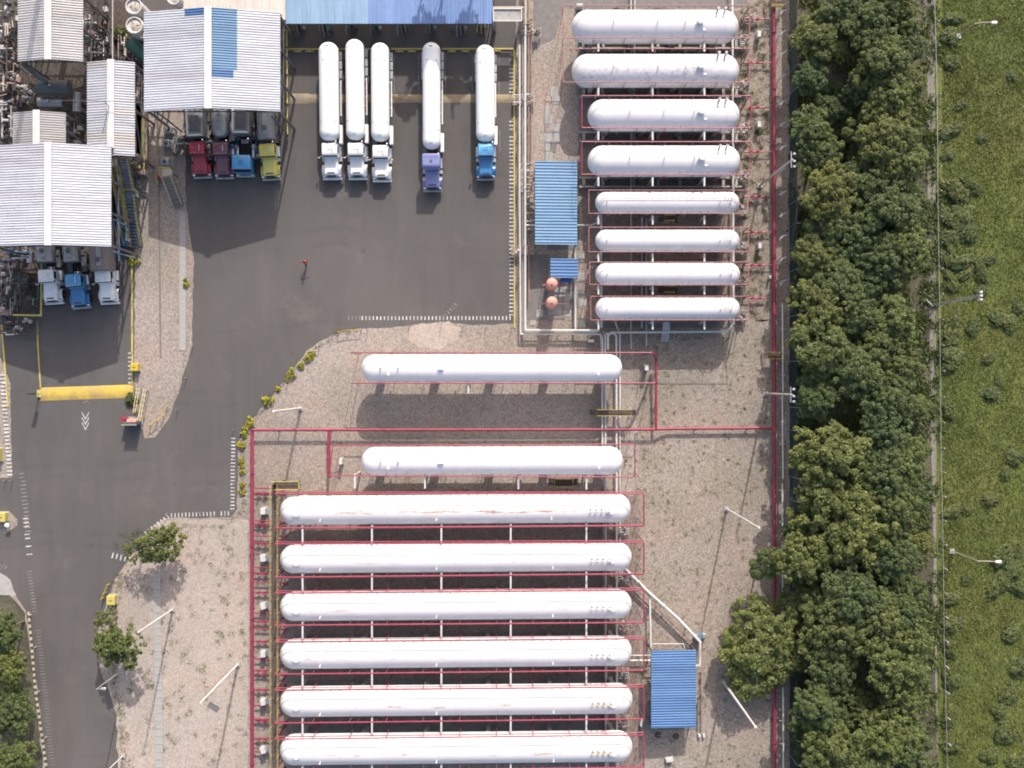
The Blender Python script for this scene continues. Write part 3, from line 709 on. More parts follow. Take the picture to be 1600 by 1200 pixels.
def deluge(label, nW, nE, sW, sE, z, m, rt, east=True, west='riser', step=4.3, group='red water spray pipe loops over the tanks', arms=None, arm_to=None, postr=.045):
    """loop of spray pipe on thin stands: nW..nE = north line, sW..sE = south line (plan pixels at height z)"""
    a, b, c, d = P(*nW, z), P(*nE, z), P(*sW, z), P(*sE, z); mid = (a + b + c + d) / 4
    root = thing('spray_pipe_loop', label, 'pipe loop', (mid.x, mid.y, 0), group)
    MB().tube([a, b], rt, 8).build('north_pipe', m, root); MB().tube([c, d], rt, 8).build('south_pipe', m, root)
    for p, q, sg in (((a, b, 1), (c, d, -1)) if rt > .08 else ()):
        off = Vector((0, sg * .16, -.45)); MB().tube([p + off, q + off], rt * .65, 7).build('lower_pipe', m, root)
        k_ = max(3, round((q - p).length / 8.6))
        for j in range(k_ + 1): u = p + (q - p) * (j / k_); MB().tube([u, u + off], .05, 5).build('link', m, root)
    if east: MB().tube([b, d], rt * (1 if east is True else .8), 8).build('end_pipe', m, root)
    if west == 'closed': MB().tube([a, c], rt, 8).build('end_pipe', m, root)
    if west == 'riser':
        for p, nm in ((a, 1), (c, 1)):
            MB().tube([p, (p.x, p.y, .7), (p.x - .1, p.y, .6), P(398, 600 - p.y/MPP, .6)], rt*1.1, 8).build('riser', m, root)
    noz = MB()
    for s_, e_, sg in ((a, b, -1), (c, d, 1)):
        n = max(2, round((e_ - s_).length / step))
        for k in range(n + 1):
            p = s_ + (e_ - s_) * (k / n)
            MB().tube([(p.x, p.y, 0), (p.x, p.y, z - rt)], postr, 6).build('stand', m if k % 2 else STEEL, root)
            if k < n:
                for q in (.25, .5, .75):
                    g = p + (e_ - s_) * (q / n); noz.tube([g, g + Vector((0, sg*.28, -.12 if q != .5 else .12))], .035, 5)
    o = noz.build('nozzles', STEEL if m is PINK else m, root, kind='stuff')
    if arms:
        for k, ax in enumerate(arms):
            f = (ax - sW[0]) / (sE[0] - sW[0]); p = c + (d - c) * f; e_ = arm_to if arm_to else 25
            MB().bar((p.x, p.y + .05, z - 1.9), (p.x, p.y - e_ * MPP, z - 1.9), .2, .2).build('cross_beam', OFFW, root)
            MB().box((p.x, p.y - .1, 0), (.2, .2, z - 2.0)).build('beam_post', PIPEW, root, smooth=False)
    return root

ZC = 4.3; ZP = 7.0
LROW = [  # centre y at west and east end, half width in px, x from, x to
    (797.5, 793.5, 22.5, 438, 985), (873.5, 869.3, 22, 438, 987), (947.5, 943, 22.5, 438, 987),
    (1021.7, 1016.3, 23, 438, 987), (1096.2, 1090.8, 23.2, 438, 988), (1171, 1165.2, 23.5, 438, 988)]
PLN = [(771.5, 771.5), (850, 847.5), (926.7, 922), (1003, 997.5), (1078.6, 1073.6), (1155, 1148.5)]
PLS = [(825, 820.8), (902, 896.4), (977, 972.5), (1053.4, 1047.4), (1130, 1123.2), (1206, 1199)]
LLAB = ['long white tank with a rusty brown streak along its crown', 'clean long white tank just below the rust-streaked tank', 'third long white tank in the lower block, with a few short stains',
        'long white tank level with the top of the mid blue shed, faint stains', 'long white tank level with the middle of the mid blue shed, dotted stains', 'bottommost long white tank, partly level with the shadow below the shed']
mid_x = lambda a, b: ((a + b) / 2 - 800) * MPP * .968
for i, (yw, ye, hw, x0, x1) in enumerate(LROW):
    mx = mid_x(x0, x1)
    if i == 0: mt = tank_mat('tank_paint_rusty', .8, ((525-800)*.0775 - mx, (900-800)*.0775 - mx, -.14), 0, 3)
    else: mt = tank_mat('tank_paint_stained', .75 if i > 2 else .45, (-18, 14, -.25), 0, 10 + i * 7)
    tank(i, x0, yw, x1, ye, hw, ZC, LLAB[i], mt, 'L')
    deluge(['crimson spray pipes round the rust-streaked long tank', 'crimson spray pipes round the clean long tank under the rusty one', 'crimson spray pipes round the third long tank of the lower block',
            'crimson spray pipes round the long tank level with the shed top', 'crimson spray pipes round the long tank level with the shed middle', 'crimson spray pipes round the bottommost long tank'][i],
           (430, PLN[i][0]), (1006, PLN[i][1]), (430, PLS[i][0]), (1006, PLS[i][1]), ZP, RED, .085, arms=(468, 578, 688, 798, 918), arm_to=27)
MT = tank_mat('tank_paint_clean', .0, seed=70)
tank(6, 565, 575.5, 972, 575, 21.5, ZC, 'separate white tank above the long horizontal red main, alone on the gravel', MT, 'M')
tank(7, 565, 720.5, 973, 719.5, 22, ZC, 'separate white tank directly below the long horizontal red main', MT, 'M')
deluge('crimson spray pipes round the tank above the long horizontal red main', (548, 551), (1018, 551), (548, 598.5), (1024, 598.5), 6.6, RED, .075, east=False, west=None, arms=(731,), arm_to=16)
deluge('crimson spray pipes round the tank below the long horizontal red main', (520, 696), (992, 694), (514, 743), (992, 745.5), 6.6, RED, .07, west='closed', arms=(551, 662, 810, 918), arm_to=21)
TT = [(42.5, 25.5, 893, 1153, 'T'), (111, 25.5, 893, 1154, 'T'), (180.5, 24.5, 918, 1155, 'T'), (252, 24, 918, 1156, 'T'), (317, 17, 930, 1155, 'S'), (376, 17, 930, 1155, 'S'), (428.5, 17.5, 930, 1156, 'S'), (482.5, 17.5, 930, 1156, 'S')]
TL = ['wide white tank at the very top of the upper right block', 'wide white tank with sooty stains on its left half', 'wide white tank, third from the top in the upper block', 'wide white tank whose left end points at the light blue shed roof',
      'slim white tank, first below the four wide ones', 'slim white tank level with the lower half of the light blue shed', 'slim white tank level with the small strong blue shed', 'slim white tank, lowest of the upper right block, beside the salmon vessels']
TP = [(8.5, 59, 880, 1171), (76, 128.5, 880, 1171), (149.5, 199.5, 909, 1173), (221.5, 272.5, 909, 1172), (297, 333.5, 920, 1168), (355, 393.5, 920, 1170), (409.5, 444.5, 921, 1170), (463, 500, 923, 1170)]
TPL = ['faded', 'faded', 'crimson', 'crimson', 'faded', 'faded', 'faded', 'faded']
for i, (yc, hw, x0, x1, kd) in enumerate(TT):
    zc = ZC if kd == 'T' else 3.6
    mt = tank_mat('tank_paint_upper', 0, soot=(.5 if i == 1 else .12), seed=100 + i * 5, shell=(.60, .58, .59))
    tank(8 + i, x0, yc, x1, yc, hw, zc, TL[i], mt, kd)
    n, s, xa, xb = TP[i]; zz = 6.9 if kd == 'T' else 5.5
    deluge(TPL[i] + ' spray pipes round the ' + ['topmost wide tank', 'soot-stained wide tank', 'third wide tank', 'fourth wide tank', 'uppermost slim tank', 'second slim tank', 'third slim tank', 'lowest slim tank'][i] + ' of the upper block',
           (xa, n), (xb, n), (xa, s), (xb, s), zz, RED if TPL[i] == 'crimson' else PINK, .06 if kd == 'T' else .05, west='closed', step=3.4, arms=(937, 1023, 1105), arm_to=13, postr=.035)

# concrete frames seen between the upper tanks
for i, (y0, y1) in enumerate(((60, 74), (136, 149), (206, 219), (277, 290))):
    c = P(1035, (y0 + y1) / 2 + 2); r_ = thing('concrete_frame', 'low concrete frame with dark bays under the ' + ORD[i] + ' wide upper tank', 'concrete frame', c, 'low concrete frames between the wide tanks')
    for yy in (y0 + 1, y1 + 2): MB().bar(P(905, yy, .45), P(1158, yy, .45), .22, .5).build('beam', CONC, r_, smooth=False)
    for x in (912, 942, 990, 1028, 1062, 1095, 1130, 1150): MB().bar(P(x, y0 + 2, .4), P(x, y1, .4), .35, .5).build('divider', CONC, r_, smooth=False)

# ------------------------------------------------------------ pipework on the ground
def pipe(name, label, cat, pts, r, m, z=None, group=None, sleepers=0, flange=0):
    """pts = (px, py[, z]); adds sleepers and flanges as parts"""
    q = [P(p[0], p[1], p[2] if len(p) > 2 else z) for p in pts]
    root = thing(name, label, cat, (q[0].x, q[0].y, 0), group)
    MB().tube(q, r, 10).build('pipe', m, root)
    for a, b in zip(q, q[1:]):
        Lh = (b - a).length; d = (b - a).normalized()
        if sleepers and abs(d.z) < .3:
            for k in range(1, int(Lh / sleepers) + 1):
                p = a + d * (k * sleepers - sleepers * .5); n = Vector((-d.y, d.x, 0))
                MB().bar(p + n * (r + .12) + Vector((0, 0, -r - .06)), p - n * (r + .12) + Vector((0, 0, -r - .06)), .12, .1).box((p.x, p.y, 0), (.1, .1, max(.05, p.z - r - .1))).build('pipe_support', CONCD, root, smooth=False)
        if flange:
            for k in range(1, int(Lh / flange) + 1):
                p = a + d * (k * flange - .4 * flange)
                MB().tube([p - d * .05, p + d * .05], r * 1.55, 12).build('flange', m, root)
    return root
pipe('fire_main', 'thick crimson fire main running down the left side of the long tanks', 'fire main', [(394, 672, 1.0), (394, 1290, 1.0)], .22, RED, sleepers=6.1, flange=9)
pipe('fire_main', 'long horizontal crimson fire main crossing the gravel between the two separate tanks', 'fire main', [(394, 672, 1.2), (1022, 671, 1.2), (1046, 670, .7), (1210, 668.5, .7)], .17, RED, sleepers=6.5, flange=13)
pipe('fire_main', 'thick crimson fire main running down the right edge beside the tree belt', 'fire main', [(1209, -90, .7), (1210, 668, .7), (1210.5, 1290, .7)], .21, RED, sleepers=5.5, flange=7)
pipe('fire_main', 'short vertical crimson main dropping to the horizontal main right of the separate tank', 'fire main', [(1018, 551, 6.6), (1024, 556, 4.2), (1025, 560, 1.6), (1025, 671, 1.2)], .17, RED, sleepers=4, flange=5)
pipe('fire_main', 'short vertical crimson main left of the tank below the horizontal main', 'fire main', [(514, 674, 1.2), (514, 742, 1.2), (516, 745, 6.2)], .19, RED, sleepers=2.6)
def valve_set(px, py, d, label, m=RED, group=None, ln=30):
    """branch with two gate valves, handwheels and a strainer, running d=+1 to the right"""
    a = P(px, py, .6); root = thing('valve_branch', label, 'valve set', (a.x, a.y, 0), group)
    e = P(px + d * ln, py, .6); MB().tube([a, e], .085, 8).build('pipe', m, root)
    for k, f in enumerate((.28, .62)):
        p = a + (e - a) * f; s = MB().lathe((p.x, p.y, .42), [(0, .12), (.08, .17), (.3, .17), (.36, .1)], 10)
        s.tube([(p.x - .22, p.y, .6), (p.x - .17, p.y, .6)], .17, 10); s.tube([(p.x + .17, p.y, .6), (p.x + .22, p.y, .6)], .17, 10); s.build('valve_body', m, root)
        s = MB().tube([(p.x, p.y, .7), (p.x, p.y, 1.05)], .03, 6)
        for j in range(10):
            t0, t1 = j * math.pi / 5, (j + 1) * math.pi / 5
            s.tube([(p.x + .19*math.cos(t0), p.y + .19*math.sin(t0), 1.05), (p.x + .19*math.cos(t1), p.y + .19*math.sin(t1), 1.05)], .02, 5)
        s.bar((p.x - .19, p.y, 1.05), (p.x + .19, p.y, 1.05), .03, .02); s.build('handwheel', m, root)
    MB().box((e.x, e.y - .02, 0), (.14, .14, .5)).build('support', CONCD, root)
    p = a + (e - a) * .45; MB().tube([(p.x, p.y - .05, .6), (p.x, p.y - .35, .6), (p.x + .6*d, p.y - .35, .6)], .05, 6).build('bypass', m, root)
    return root
for i in range(6):
    for k, (yy, w) in enumerate(((PLN[i][0] - 1, 'upper'), (PLS[i][0] - 6, 'lower'))):
        if yy < 1195: valve_set(396, yy, 1, w + ' crimson valve branch from the left main to the ' + ['rust-streaked', 'second', 'third', 'fourth', 'fifth', 'bottommost'][i] + ' long tank', group='crimson valve branches beside the left main')
for i, yy in enumerate((30, 98, 168, 237, 307, 363, 414, 466)):
    valve_set(1193 if i < 4 else 1196, yy, -1, 'crimson valve branch off the right main beside the ' + ORD[i] + ' tank from the top', group='crimson valve branches beside the right main', ln=33)
    pipe('feed_pipe', 'thin crimson feed pipe rising to the loop of the ' + ORD[i] + ' tank from the top', 'pipe', [(1209, yy, .6), (1162, yy, .6), (1162, yy - 2, .9), (1170 + 0, TP[i][0] + 1, 6.8 if i < 4 else 5.4)], .06, RED if i > 1 else PINK, group='thin crimson feed pipes at the right ends')

# white product lines
G = 'long white and grey product pipes'
pipe('product_pipe', 'bright white pipe running down beside the yard edge and turning right under the slim tanks', 'pipe', [(820.5, -90, 1.3), (820.5, 516, 1.3), (936, 516.5, 1.3)], .15, PIPEW, group=G, sleepers=7, flange=19)
pipe('product_pipe', 'outermost white pipe beside the yellow kerb, turning right at the lowest corner', 'pipe', [(812, 70, 1.0), (812, 300, 1.0), (813.5, 522, 1.0), (938, 522, 1.0), (941, 530, 1.0), (941, 750, 1.0)], .11, PIPEW, group=G, sleepers=7, flange=23)
pipe('product_pipe', 'thin tan pipe between the two white pipes along the yard edge', 'pipe', [(816.5, 30, .8), (816.5, 519, .8), (930, 519.5, .8)], .07, CREAM, group=G, sleepers=9)
pipe('product_pipe', 'brown-grey pipe just right of the bright white pipe beside the yard', 'pipe', [(826, -90, .8), (826.5, 470, .8)], .09, PIPEB, group=G, sleepers=9)
pipe('product_pipe', 'short thick pale pipe at the top beside the flat concrete roof', 'pipe', [(821, -90, 2.2), (821, 38, 2.2)], .17, CREAM, group=G)
pipe('product_pipe', 'tan pipe furthest from the yard in the bundle at the yard edge', 'pipe', [(830, 40, .5), (830, 250, .5)], .06, PIPEB, group=G)
pipe('product_pipe', 'white vertical pipe dropping from the light blue shed past the salmon vessels', 'pipe', [(899, 384, .9), (899, 519, .9), (932, 519, .9)], .15, PIPEW, group=G, sleepers=5)
pipe('product_pipe', 'white vertical pipe running behind the right ends of the upper tanks', 'pipe', [(1144, -90, 1.2), (1146.5, 505, 1.2), (1137, 518, 1.2), (955, 519.5, 1.2), (950, 524, 1.2), (950, 546, 1.2)], .14, PIPEW, group=G, sleepers=8, flange=11)
pipe('product_pipe', 'white inverted U pipe loop just below the slim tanks, inner leg', 'pipe', [(946.5, 1290, .9), (946, 524, .9), (948, 521, .9), (960, 521.5, .9), (963, 525, .9), (964, 1290, .9)], .13, PIPEW, group=G, sleepers=9)
pipe('product_pipe', 'white pipe leg nearest the right ends of the long tanks', 'pipe', [(960, 500, .7), (968.5, 522, .7), (968.5, 900, .7), (976, 886, .7)], .12, PIPEW, group=G, sleepers=9)
pipe('product_pipe', 'grey pipe in the middle of the vertical bundle under the tanks', 'pipe', [(943, 518, .6), (943, 900, .6), (950, 1290, .6)], .10, PIPEG, group=G, sleepers=9)
pipe('product_pipe', 'grey pipe at the left of the vertical bundle below the salmon vessel level', 'pipe', [(938, 525, .6), (939.5, 540, .6), (952, 1290, .6)], .09, PIPEG, group=G, sleepers=9)
pipe('product_pipe', 'thick white pipe slanting down to the mid blue shed', 'pipe', [(976, 888, 1.6), (1014, 926, 1.6), (1060, 967, 1.6), (1094, 1003, 1.6), (1093, 1040, 1.6), (1086, 1041, 1.6)], .18, PIPEW, group=G, sleepers=3.2, flange=4)
pipe('product_pipe', 'thinner white pipe slanting then dropping to the left corner of the mid blue shed', 'pipe', [(972, 889, 1.3), (1008, 924, 1.3), (1015, 932, 1.3), (1017, 1014, 1.3), (1018, 1018, 1.3)], .12, PIPEW, group=G, sleepers=3.2)
pipe('product_pipe', 'rusty dark pipe in the shade beside the slanting white pipe', 'pipe', [(970, 896, .5), (1058, 980, .5), (1088, 1010, .5)], .08, PIPEB, group=G)
pipe('product_pipe', 'upper of two short white pipes joining the fourth long tank to the shed', 'pipe', [(984, 1024, 1.3), (1018, 1024, 1.3)], .07, PIPEW, group=G)
pipe('product_pipe', 'lower of two short white pipes joining the fourth long tank to the shed', 'pipe', [(984, 1032, 1.2), (1018, 1032, 1.2)], .12, PIPEW, group=G)
pipe('product_pipe', 'white pipe framing the top edge of the mid blue shed', 'pipe', [(1018, 1006, 2.4), (1068, 1006, 2.4), (1070, 1014, 2.4)], .05, PIPEW, group=G)
for i, (x, yA, yB, m, rr_) in enumerate([(986, -60, 545, PIPEG, .1), (992, -60, 20, PIPEG, .09), (991, 60, 150, PIPEG, .08), (1003, 340, 512, PIPEG, .13), (1010, 340, 540, PIPEG, .09), (997, 350, 500, PIPEB, .07)]):
    pipe('cross_pipe', ['grey pipe crossing under all the upper tanks near their middle', 'second grey pipe entering at the top above the first wide tank', 'grey pipe seen between the first and third wide tanks', 'thick grey pipe crossing under the slim tanks', 'grey pipe right of the thick one under the slim tanks', 'brown pipe left of the thick grey one under the slim tanks'][i], 'pipe', [(x, yA, .7 + i*.05), (x, yB, .7 + i*.05)], rr_, m, group='pipes crossing beneath the upper tanks', sleepers=6)
pipe('product_pipe', 'light pipe leaving the light blue shed and bending up toward the slim tanks', 'pipe', [(900, 352, 1.1), (924, 352, 1.1), (932, 349, 1.1), (935, 344, 1.1), (935, 300, 1.1)], .11, PIPEG, group=G)
pipe('product_pipe', 'light pipe crossing left from the light blue shed to the yard pipes', 'pipe', [(821, 352, 1.2), (838, 352, 1.2)], .11, PIPEW, group=G)
pipe('product_pipe', 'pale drop pipe at the left ends of the slim tanks', 'pipe', [(939, 335, .9), (940, 512, .9)], .15, PIPEW, group=G)
# manifold clusters on the yard edge pipe bundle
def manifold(px, py, w, h, label, seed):
    rr = random.Random(seed); c = P(px, py); root = thing('pipe_manifold', label, 'manifold', (c.x, c.y, 0)); X, Y = c.x, c.y
    for k in range(5):
        y = Y - h*.5 + h*k/4; MB().tube([(X - w/2, y, .9), (X + w*.2, y, .9), (X + w/2, y + .2, 1.2)], .06 + .03*rr.random(), 8).build('pipe', rr.choice([PIPEB, CREAM, PIPEG]), root)
        x = X - w*.3 + rr.random()*w*.5; MB().lathe((x, y, .8), [(0, .1), (.1, .17), (.35, .17), (.4, .05), (.7, .04)], 10).build('valve', rr.choice([PIPEB, STEEL, PIPEG]), root)
    for sx in (-1, 1): MB().bar((X + sx*w/2, Y - h/2, .6), (X + sx*w/2, Y + h/2, .6), .12, .12).build('rail', CREAM, root)
    return root
manifold(823, 48, 1.4, 1.8, 'brown valve cluster on the yard pipes beside the top of the yard', 1)
manifold(818, 159, 2.6, 1.2, 'pale crossbar manifold where the yellow hump meets the yard pipes', 2)
manifold(826, 280, 1.8, 3.4, 'dark valve manifold left of the light blue shed', 3)
manifold(816, 393, 2.6, 1.0, 'crossbar manifold on the yard pipes level with the small blue shed', 4)
manifold(829, 335, 1.4, 4.0, 'narrow valve manifold hugging the lower left side of the light blue shed', 5)
manifold(838, 55, 1.0, .6, 'tiny pale valve stub just right of the topmost yard manifold', 6)
manifold(1170, 28, 1.2, 1.4, 'dim red valve cluster at the right end of the topmost tank', 7)
for i in range(8):
    manifold(1162 if i < 4 else 1158, TANKY[i] + 24 if i < 4 else TANKY[i] + 12, 1.2, 1.0, 'small dark valve cluster under the right end of the ' + ORD[i] + ' tank from the top', 20 + i)
for i in range(6):
    manifold(972, LROW[i][1] + 33, 1.4, 1.2, 'small dark valve cluster at the lower right end of the ' + ['rust-streaked', 'second', 'third', 'fourth', 'fifth', 'bottommost'][i] + ' long tank', 40 + i) if i < 5 else None

# yellow railed catwalk at the west ends of the long tanks
root = thing('catwalk', 'long narrow catwalk with yellow rails along the left ends of the long tanks', 'catwalk', P(431, 975))
zc_ = 5.6
a, b = P(430, 757, zc_), P(430.5, 1290, zc_)
MB().bar(a, b, .75, .06).build('deck', RUST, root, smooth=False)
gr = MB(); n = int((b - a).length / .3)
for k in range(n):
    p = a + (b - a) * (k / n); gr.bar((p.x - .36, p.y, zc_ + .04), (p.x + .36, p.y, zc_ + .04), .05, .03)
gr.build('grating', STEEL, root, smooth=False, kind='stuff')
for sx, nm in ((-.42, 'rail'), (.42, 'rail')):
    for dz in (.5, 1.05): MB().bar((a.x + sx, a.y, zc_ + dz), (b.x + sx, b.y, zc_ + dz), .035, .035).build('rail', YELD, root, smooth=False)
n = 24
for k in range(n + 1):
    p = a + (b - a) * (k / n)
    for sx in (-.42, .42): MB().bar((p.x + sx, p.y, zc_), (p.x + sx, p.y, zc_ + 1.05), .05, .05).build('baluster', YELD, root, smooth=False)
    if k % 3 == 0: MB().box((p.x, p.y, 0), (.18, .18, zc_ - .05)).build('leg', STEEL, root, smooth=False)
def rails(root, pts, z, h, m, step=1.6, th=.05):
    q = [P(p[0], p[1], z) if not isinstance(p, Vector) else p for p in pts]
    for u, v in zip(q, q[1:]):
        for dz in (h * .5, h): MB().bar(u + Vector((0, 0, dz)), v + Vector((0, 0, dz)), th, th).build('rail', m, root, smooth=False)
        n = max(1, round((v - u).length / step))
        for k in range(n + 1):
            p = u + (v - u) * (k / n); MB().bar(p, p + Vector((0, 0, h)), th, th).build('baluster', m, root, smooth=False)
root = thing('access_platform', 'rusty platform with yellow rails above the left end of the rust-streaked tank', 'platform', P(448, 758))
MB().bar(P(427, 758, 5.6), P(469, 758, 5.6), .95, .06).build('deck', RUST, root, smooth=False); rails(root, [(427, 752), (469, 751), (469, 764), (432, 764)], 5.6, 1.0, YELD)
for x in (445, 468): MB().box(tuple(P(x, 758, 0)), (.15, .15, 5.5)).build('leg', STEEL, root, smooth=False)
for i in range(6):
    yy = LROW[i][0] + (0 if i == 0 else -3); root = thing('valve_hut', 'small white box beside the left main at the end of the ' + ['rust-streaked', 'second', 'third', 'fourth', 'fifth', 'bottommost'][i] + ' long tank', 'box', P(414, yy), 'white boxes beside the left main')
    c = root.location; MB().cbox((c.x, c.y, .25), (.62, .8, 1.0), .05, .15 * (i % 3)).build('housing', OFFW, root, smooth=False); MB().box((c.x, c.y, 0), (.8, .95, .26)).build('base', CONC, root, smooth=False)
    s = MB(); [s.bar((c.x + .5 + .16*k, c.y - .4, .5 + .3*k), (c.x + .5 + .16*k, c.y + .5, .5 + .3*k), .1, .03) for k in range(5)]; s.build('step', GALV, root, smooth=False)

def stile(label, px, py, w, d, m, z=1.9, axis='x'):
    root = thing('pipe_stile', label, 'stile', P(px, py)); X, Y = root.location.x, root.location.y
    MB().box((X, Y, z), (w, d, .06)).build('deck', RUST, root, smooth=False)
    for sy in (-1, 1):
        for dz in (.5, 1.0): MB().bar((X - w/2, Y + sy*d/2, z + dz), (X + w/2, Y + sy*d/2, z + dz), .05, .05).build('rail', m, root, smooth=False)
        for k in range(4): MB().bar((X - w/2 + w*k/3, Y + sy*d/2, 0 if k in (0, 3) else z), (X - w/2 + w*k/3, Y + sy*d/2, z + 1.0), .05, .05).build('post', m, root, smooth=False)
    for sx in (-1, 1):
        for k in range(4): MB().box((X + sx*(w/2 + .15 + .18*k), Y, z - .3 - .4*k), (.16, d*.9, .04)).build('tread', RUST, root, smooth=False)
    return root
stile('yellow railed stile over the vertical pipe bundle between the separate tanks', 957, 644, 4.2, .75, YELD)
stile('small yellow stile over the right red main below the upper tanks', 1206, 556, 1.6, .8, YEL, 1.3)
stile('dim stile over the right red main at the top edge', 1209, 12, 1.5, .8, YELD, 1.3)
stile('yellow framed platform in the shade just above the rust-streaked tank', 880, 752, 2.2, .9, YELD, 1.5)
stile('thin yellow framed platform in the shade below the first slim tank', 1043, 344, 1.2, .7, YELD, 1.2)
stile('thin yellow framed platform in the shade below the third slim tank', 1043, 454, 1.2, .7, YELD, 1.2)
# ladder steps
root = thing('pipe_steps', 'grey ladder-like steps over the pipes below the lowest slim tank', 'steps', P(1038, 519)); X, Y = root.location.x, root.location.y
for sx in (-1, 1): MB().bar((X + sx*.42, Y - 1.2, .2), (X + sx*.42, Y + .3, 1.7), .07, .1).build('stringer', GALV, root, smooth=False); MB().bar((X + sx*.42, Y + .3, 1.7), (X + sx*.42, Y + 1.2, 1.7), .07, .1).build('stringer', GALV, root, smooth=False)
for k in range(7): MB().box((X, Y - 1.1 + k*.22, .3 + k*.22), (.8, .16, .04)).build('tread', GALV, root, smooth=False)
MB().box((X, Y + .75, 1.7), (.8, .85, .05)).build('landing', GALV, root, smooth=False)

# salmon vessels
for px, py, lb in ((862.5, 443, 'upper of two salmon pink domed vessels, touching the small blue shed'), (862.5, 472, 'lower of two salmon pink domed vessels, standing on a bare slab')):
    s_ = 1 - 3.2/ALT; c = P(px, py, 4.2); root = thing('pressure_vessel', lb, 'vessel', (c.x, c.y, 0)); X, Y = c.x, c.y
    MB().lathe((X, Y, 0), [(.5, .3), (.6, .6), (.9, .70), (4.0, .70), (4.3, .64), (4.5, .44), (4.6, .15), (4.61, .03)], 28).build('body', PINKT, root)
    for k in range(3): MB().tube([(X + .5*math.cos(k*2.1), Y + .5*math.sin(k*2.1), 0), (X + .5*math.cos(k*2.1), Y + .5*math.sin(k*2.1), .9)], .06, 6).build('leg', PINKT, root)
    MB().lathe((X, Y + .05, 4.56), [(0, .14), (.2, .14), (.22, .2), (.3, .2)], 12).build('nozzle', PINKT, root)
    MB().tube([(X - .6, Y, 2.3), (X - 1.0, Y, 2.3), (X - 1.0, Y, .2)], .05, 6).build('side_pipe', PINKT, root)
    MB().tube([(X + .6, Y, 1.3), (X + 2.0, Y, 1.3), (X + 2.0, Y, .2)], .05, 6).build('side_pipe', PINK, root)

# small furniture of the compound
def cabinet(label, px, py, w, d, h, m, cat='cabinet', name='control_cabinet', rz=0):
    root = thing(name, label, cat, P(px, py)); c = root.location
    MB().cbox((c.x, c.y, .15), (w, d, h), .04, rz).build('housing', m, root, smooth=False); MB().box((c.x, c.y, 0), (w*1.2, d*1.2, .15), rz).build('base', CONC, root, smooth=False)
    MB().box((c.x, c.y - d/2 - .012, .3), (w*.8, .02, h*.7)).build('door', m, root, smooth=False); return root
cabinet('white cabinet on the weedy strip right of the topmost tank', 1183, 58, .45, .75, 1.1, OFFW)
cabinet('white cabinet on the weedy strip beside the third wide tank', 1183, 198, .45, .7, 1.1, OFFW)
cabinet('white cabinet on the weedy strip between two slim tanks', 1184, 386, .4, .7, 1.1, OFFW)
cabinet('tiny white marker box beside the right main, level with the third slim tank', 1201, 434, .2, .4, .8, OFFW)
cabinet('white box right of the separate tank above the horizontal main', 1008, 575, .45, .7, 1.5, OFFW)
cabinet('white box left of the tank below the horizontal main', 535, 720, .35, .75, 1.3, OFFW)
cabinet('small white box below the pipe corner near the lowest slim tank', 923, 533, .7, .35, .8, OFFW)
cabinet('white box on the ground just above the left end of the topmost tank', 905, 13, .75, .4, 1.0, OFFW)
cabinet('white board lying tilted below the mid blue shed', 1045, 1185, .9, .5, .5, OFFW, 'box', 'white_box', .2)
cabinet('white post box right of the bottommost red loop corner', 1001, 1126, .3, .9, .9, OFFW, 'box', 'white_box', -.2)
cabinet('left of two small pale stones below the shed drain pipe', 1092, 1148, .28, .36, .3, OFFW, 'block', 'marker_block')
cabinet('right of two small pale stones below the shed drain pipe', 1099, 1148, .28, .36, .3, OFFW, 'block', 'marker_block')
pipe('drain_pipe', 'thin rusty drain pipe down the right side of the mid blue shed', 'pipe', [(1095, 1050, .5), (1095, 1145, .3)], .05, RUST, sleepers=2)
pipe('drain_pipe', 'shorter thin rusty pipe nearest the mid blue shed wall', 'pipe', [(1090, 1090, .5), (1090, 1145, .3)], .04, RUST, sleepers=2)
root = thing('junction_kiosk', 'blue grey equipment kiosk at the lower bend of the slanting pipes', 'kiosk', P(1090, 992)); c = root.location
MB().cbox((c.x, c.y, 0), (.9, .8, 1.2), .06, .4).build('housing', BLUEST, root, smooth=False); MB().tube([(c.x - .3, c.y + .2, 1.2), (c.x - .5, c.y + .4, 1.7)], .12, 8).build('vent', OFFW, root); MB().cbox((c.x + .6, c.y + .1, 0), (.5, .5, .9), .05).build('side_box', GALV, root, smooth=False)
for px, py, lb in ((1028, 1148, 'left dark manhole ring in the shade below the mid blue shed'), (1056, 1150, 'right dark manhole ring in the shade below the mid blue shed')):
    root = thing('manhole_cover', lb, 'manhole', P(px, py)); c = root.location; MB().lathe((c.x, c.y, 0), [(0, .42), (.06, .42), (.07, .36)], 18).build('cover', RUST, root); MB().bar((c.x - .2, c.y, .08), (c.x + .2, c.y, .08), .05, .03).build('handle', STEEL, root)
for i, yy in enumerate((1150, 1158, 1166)):
    root = thing('hose_coil', 'curved pale offcut of hose below the mid blue shed, ' + ORD[i] + ' from its edge', 'hose', P(1032, yy)); c = root.location
    MB().tube([(c.x + .35*math.cos(t), c.y + .12*math.sin(t), .05) for t in [math.pi * k / 8 for k in range(9)]], .03, 6).build('hose', OFFW, root)

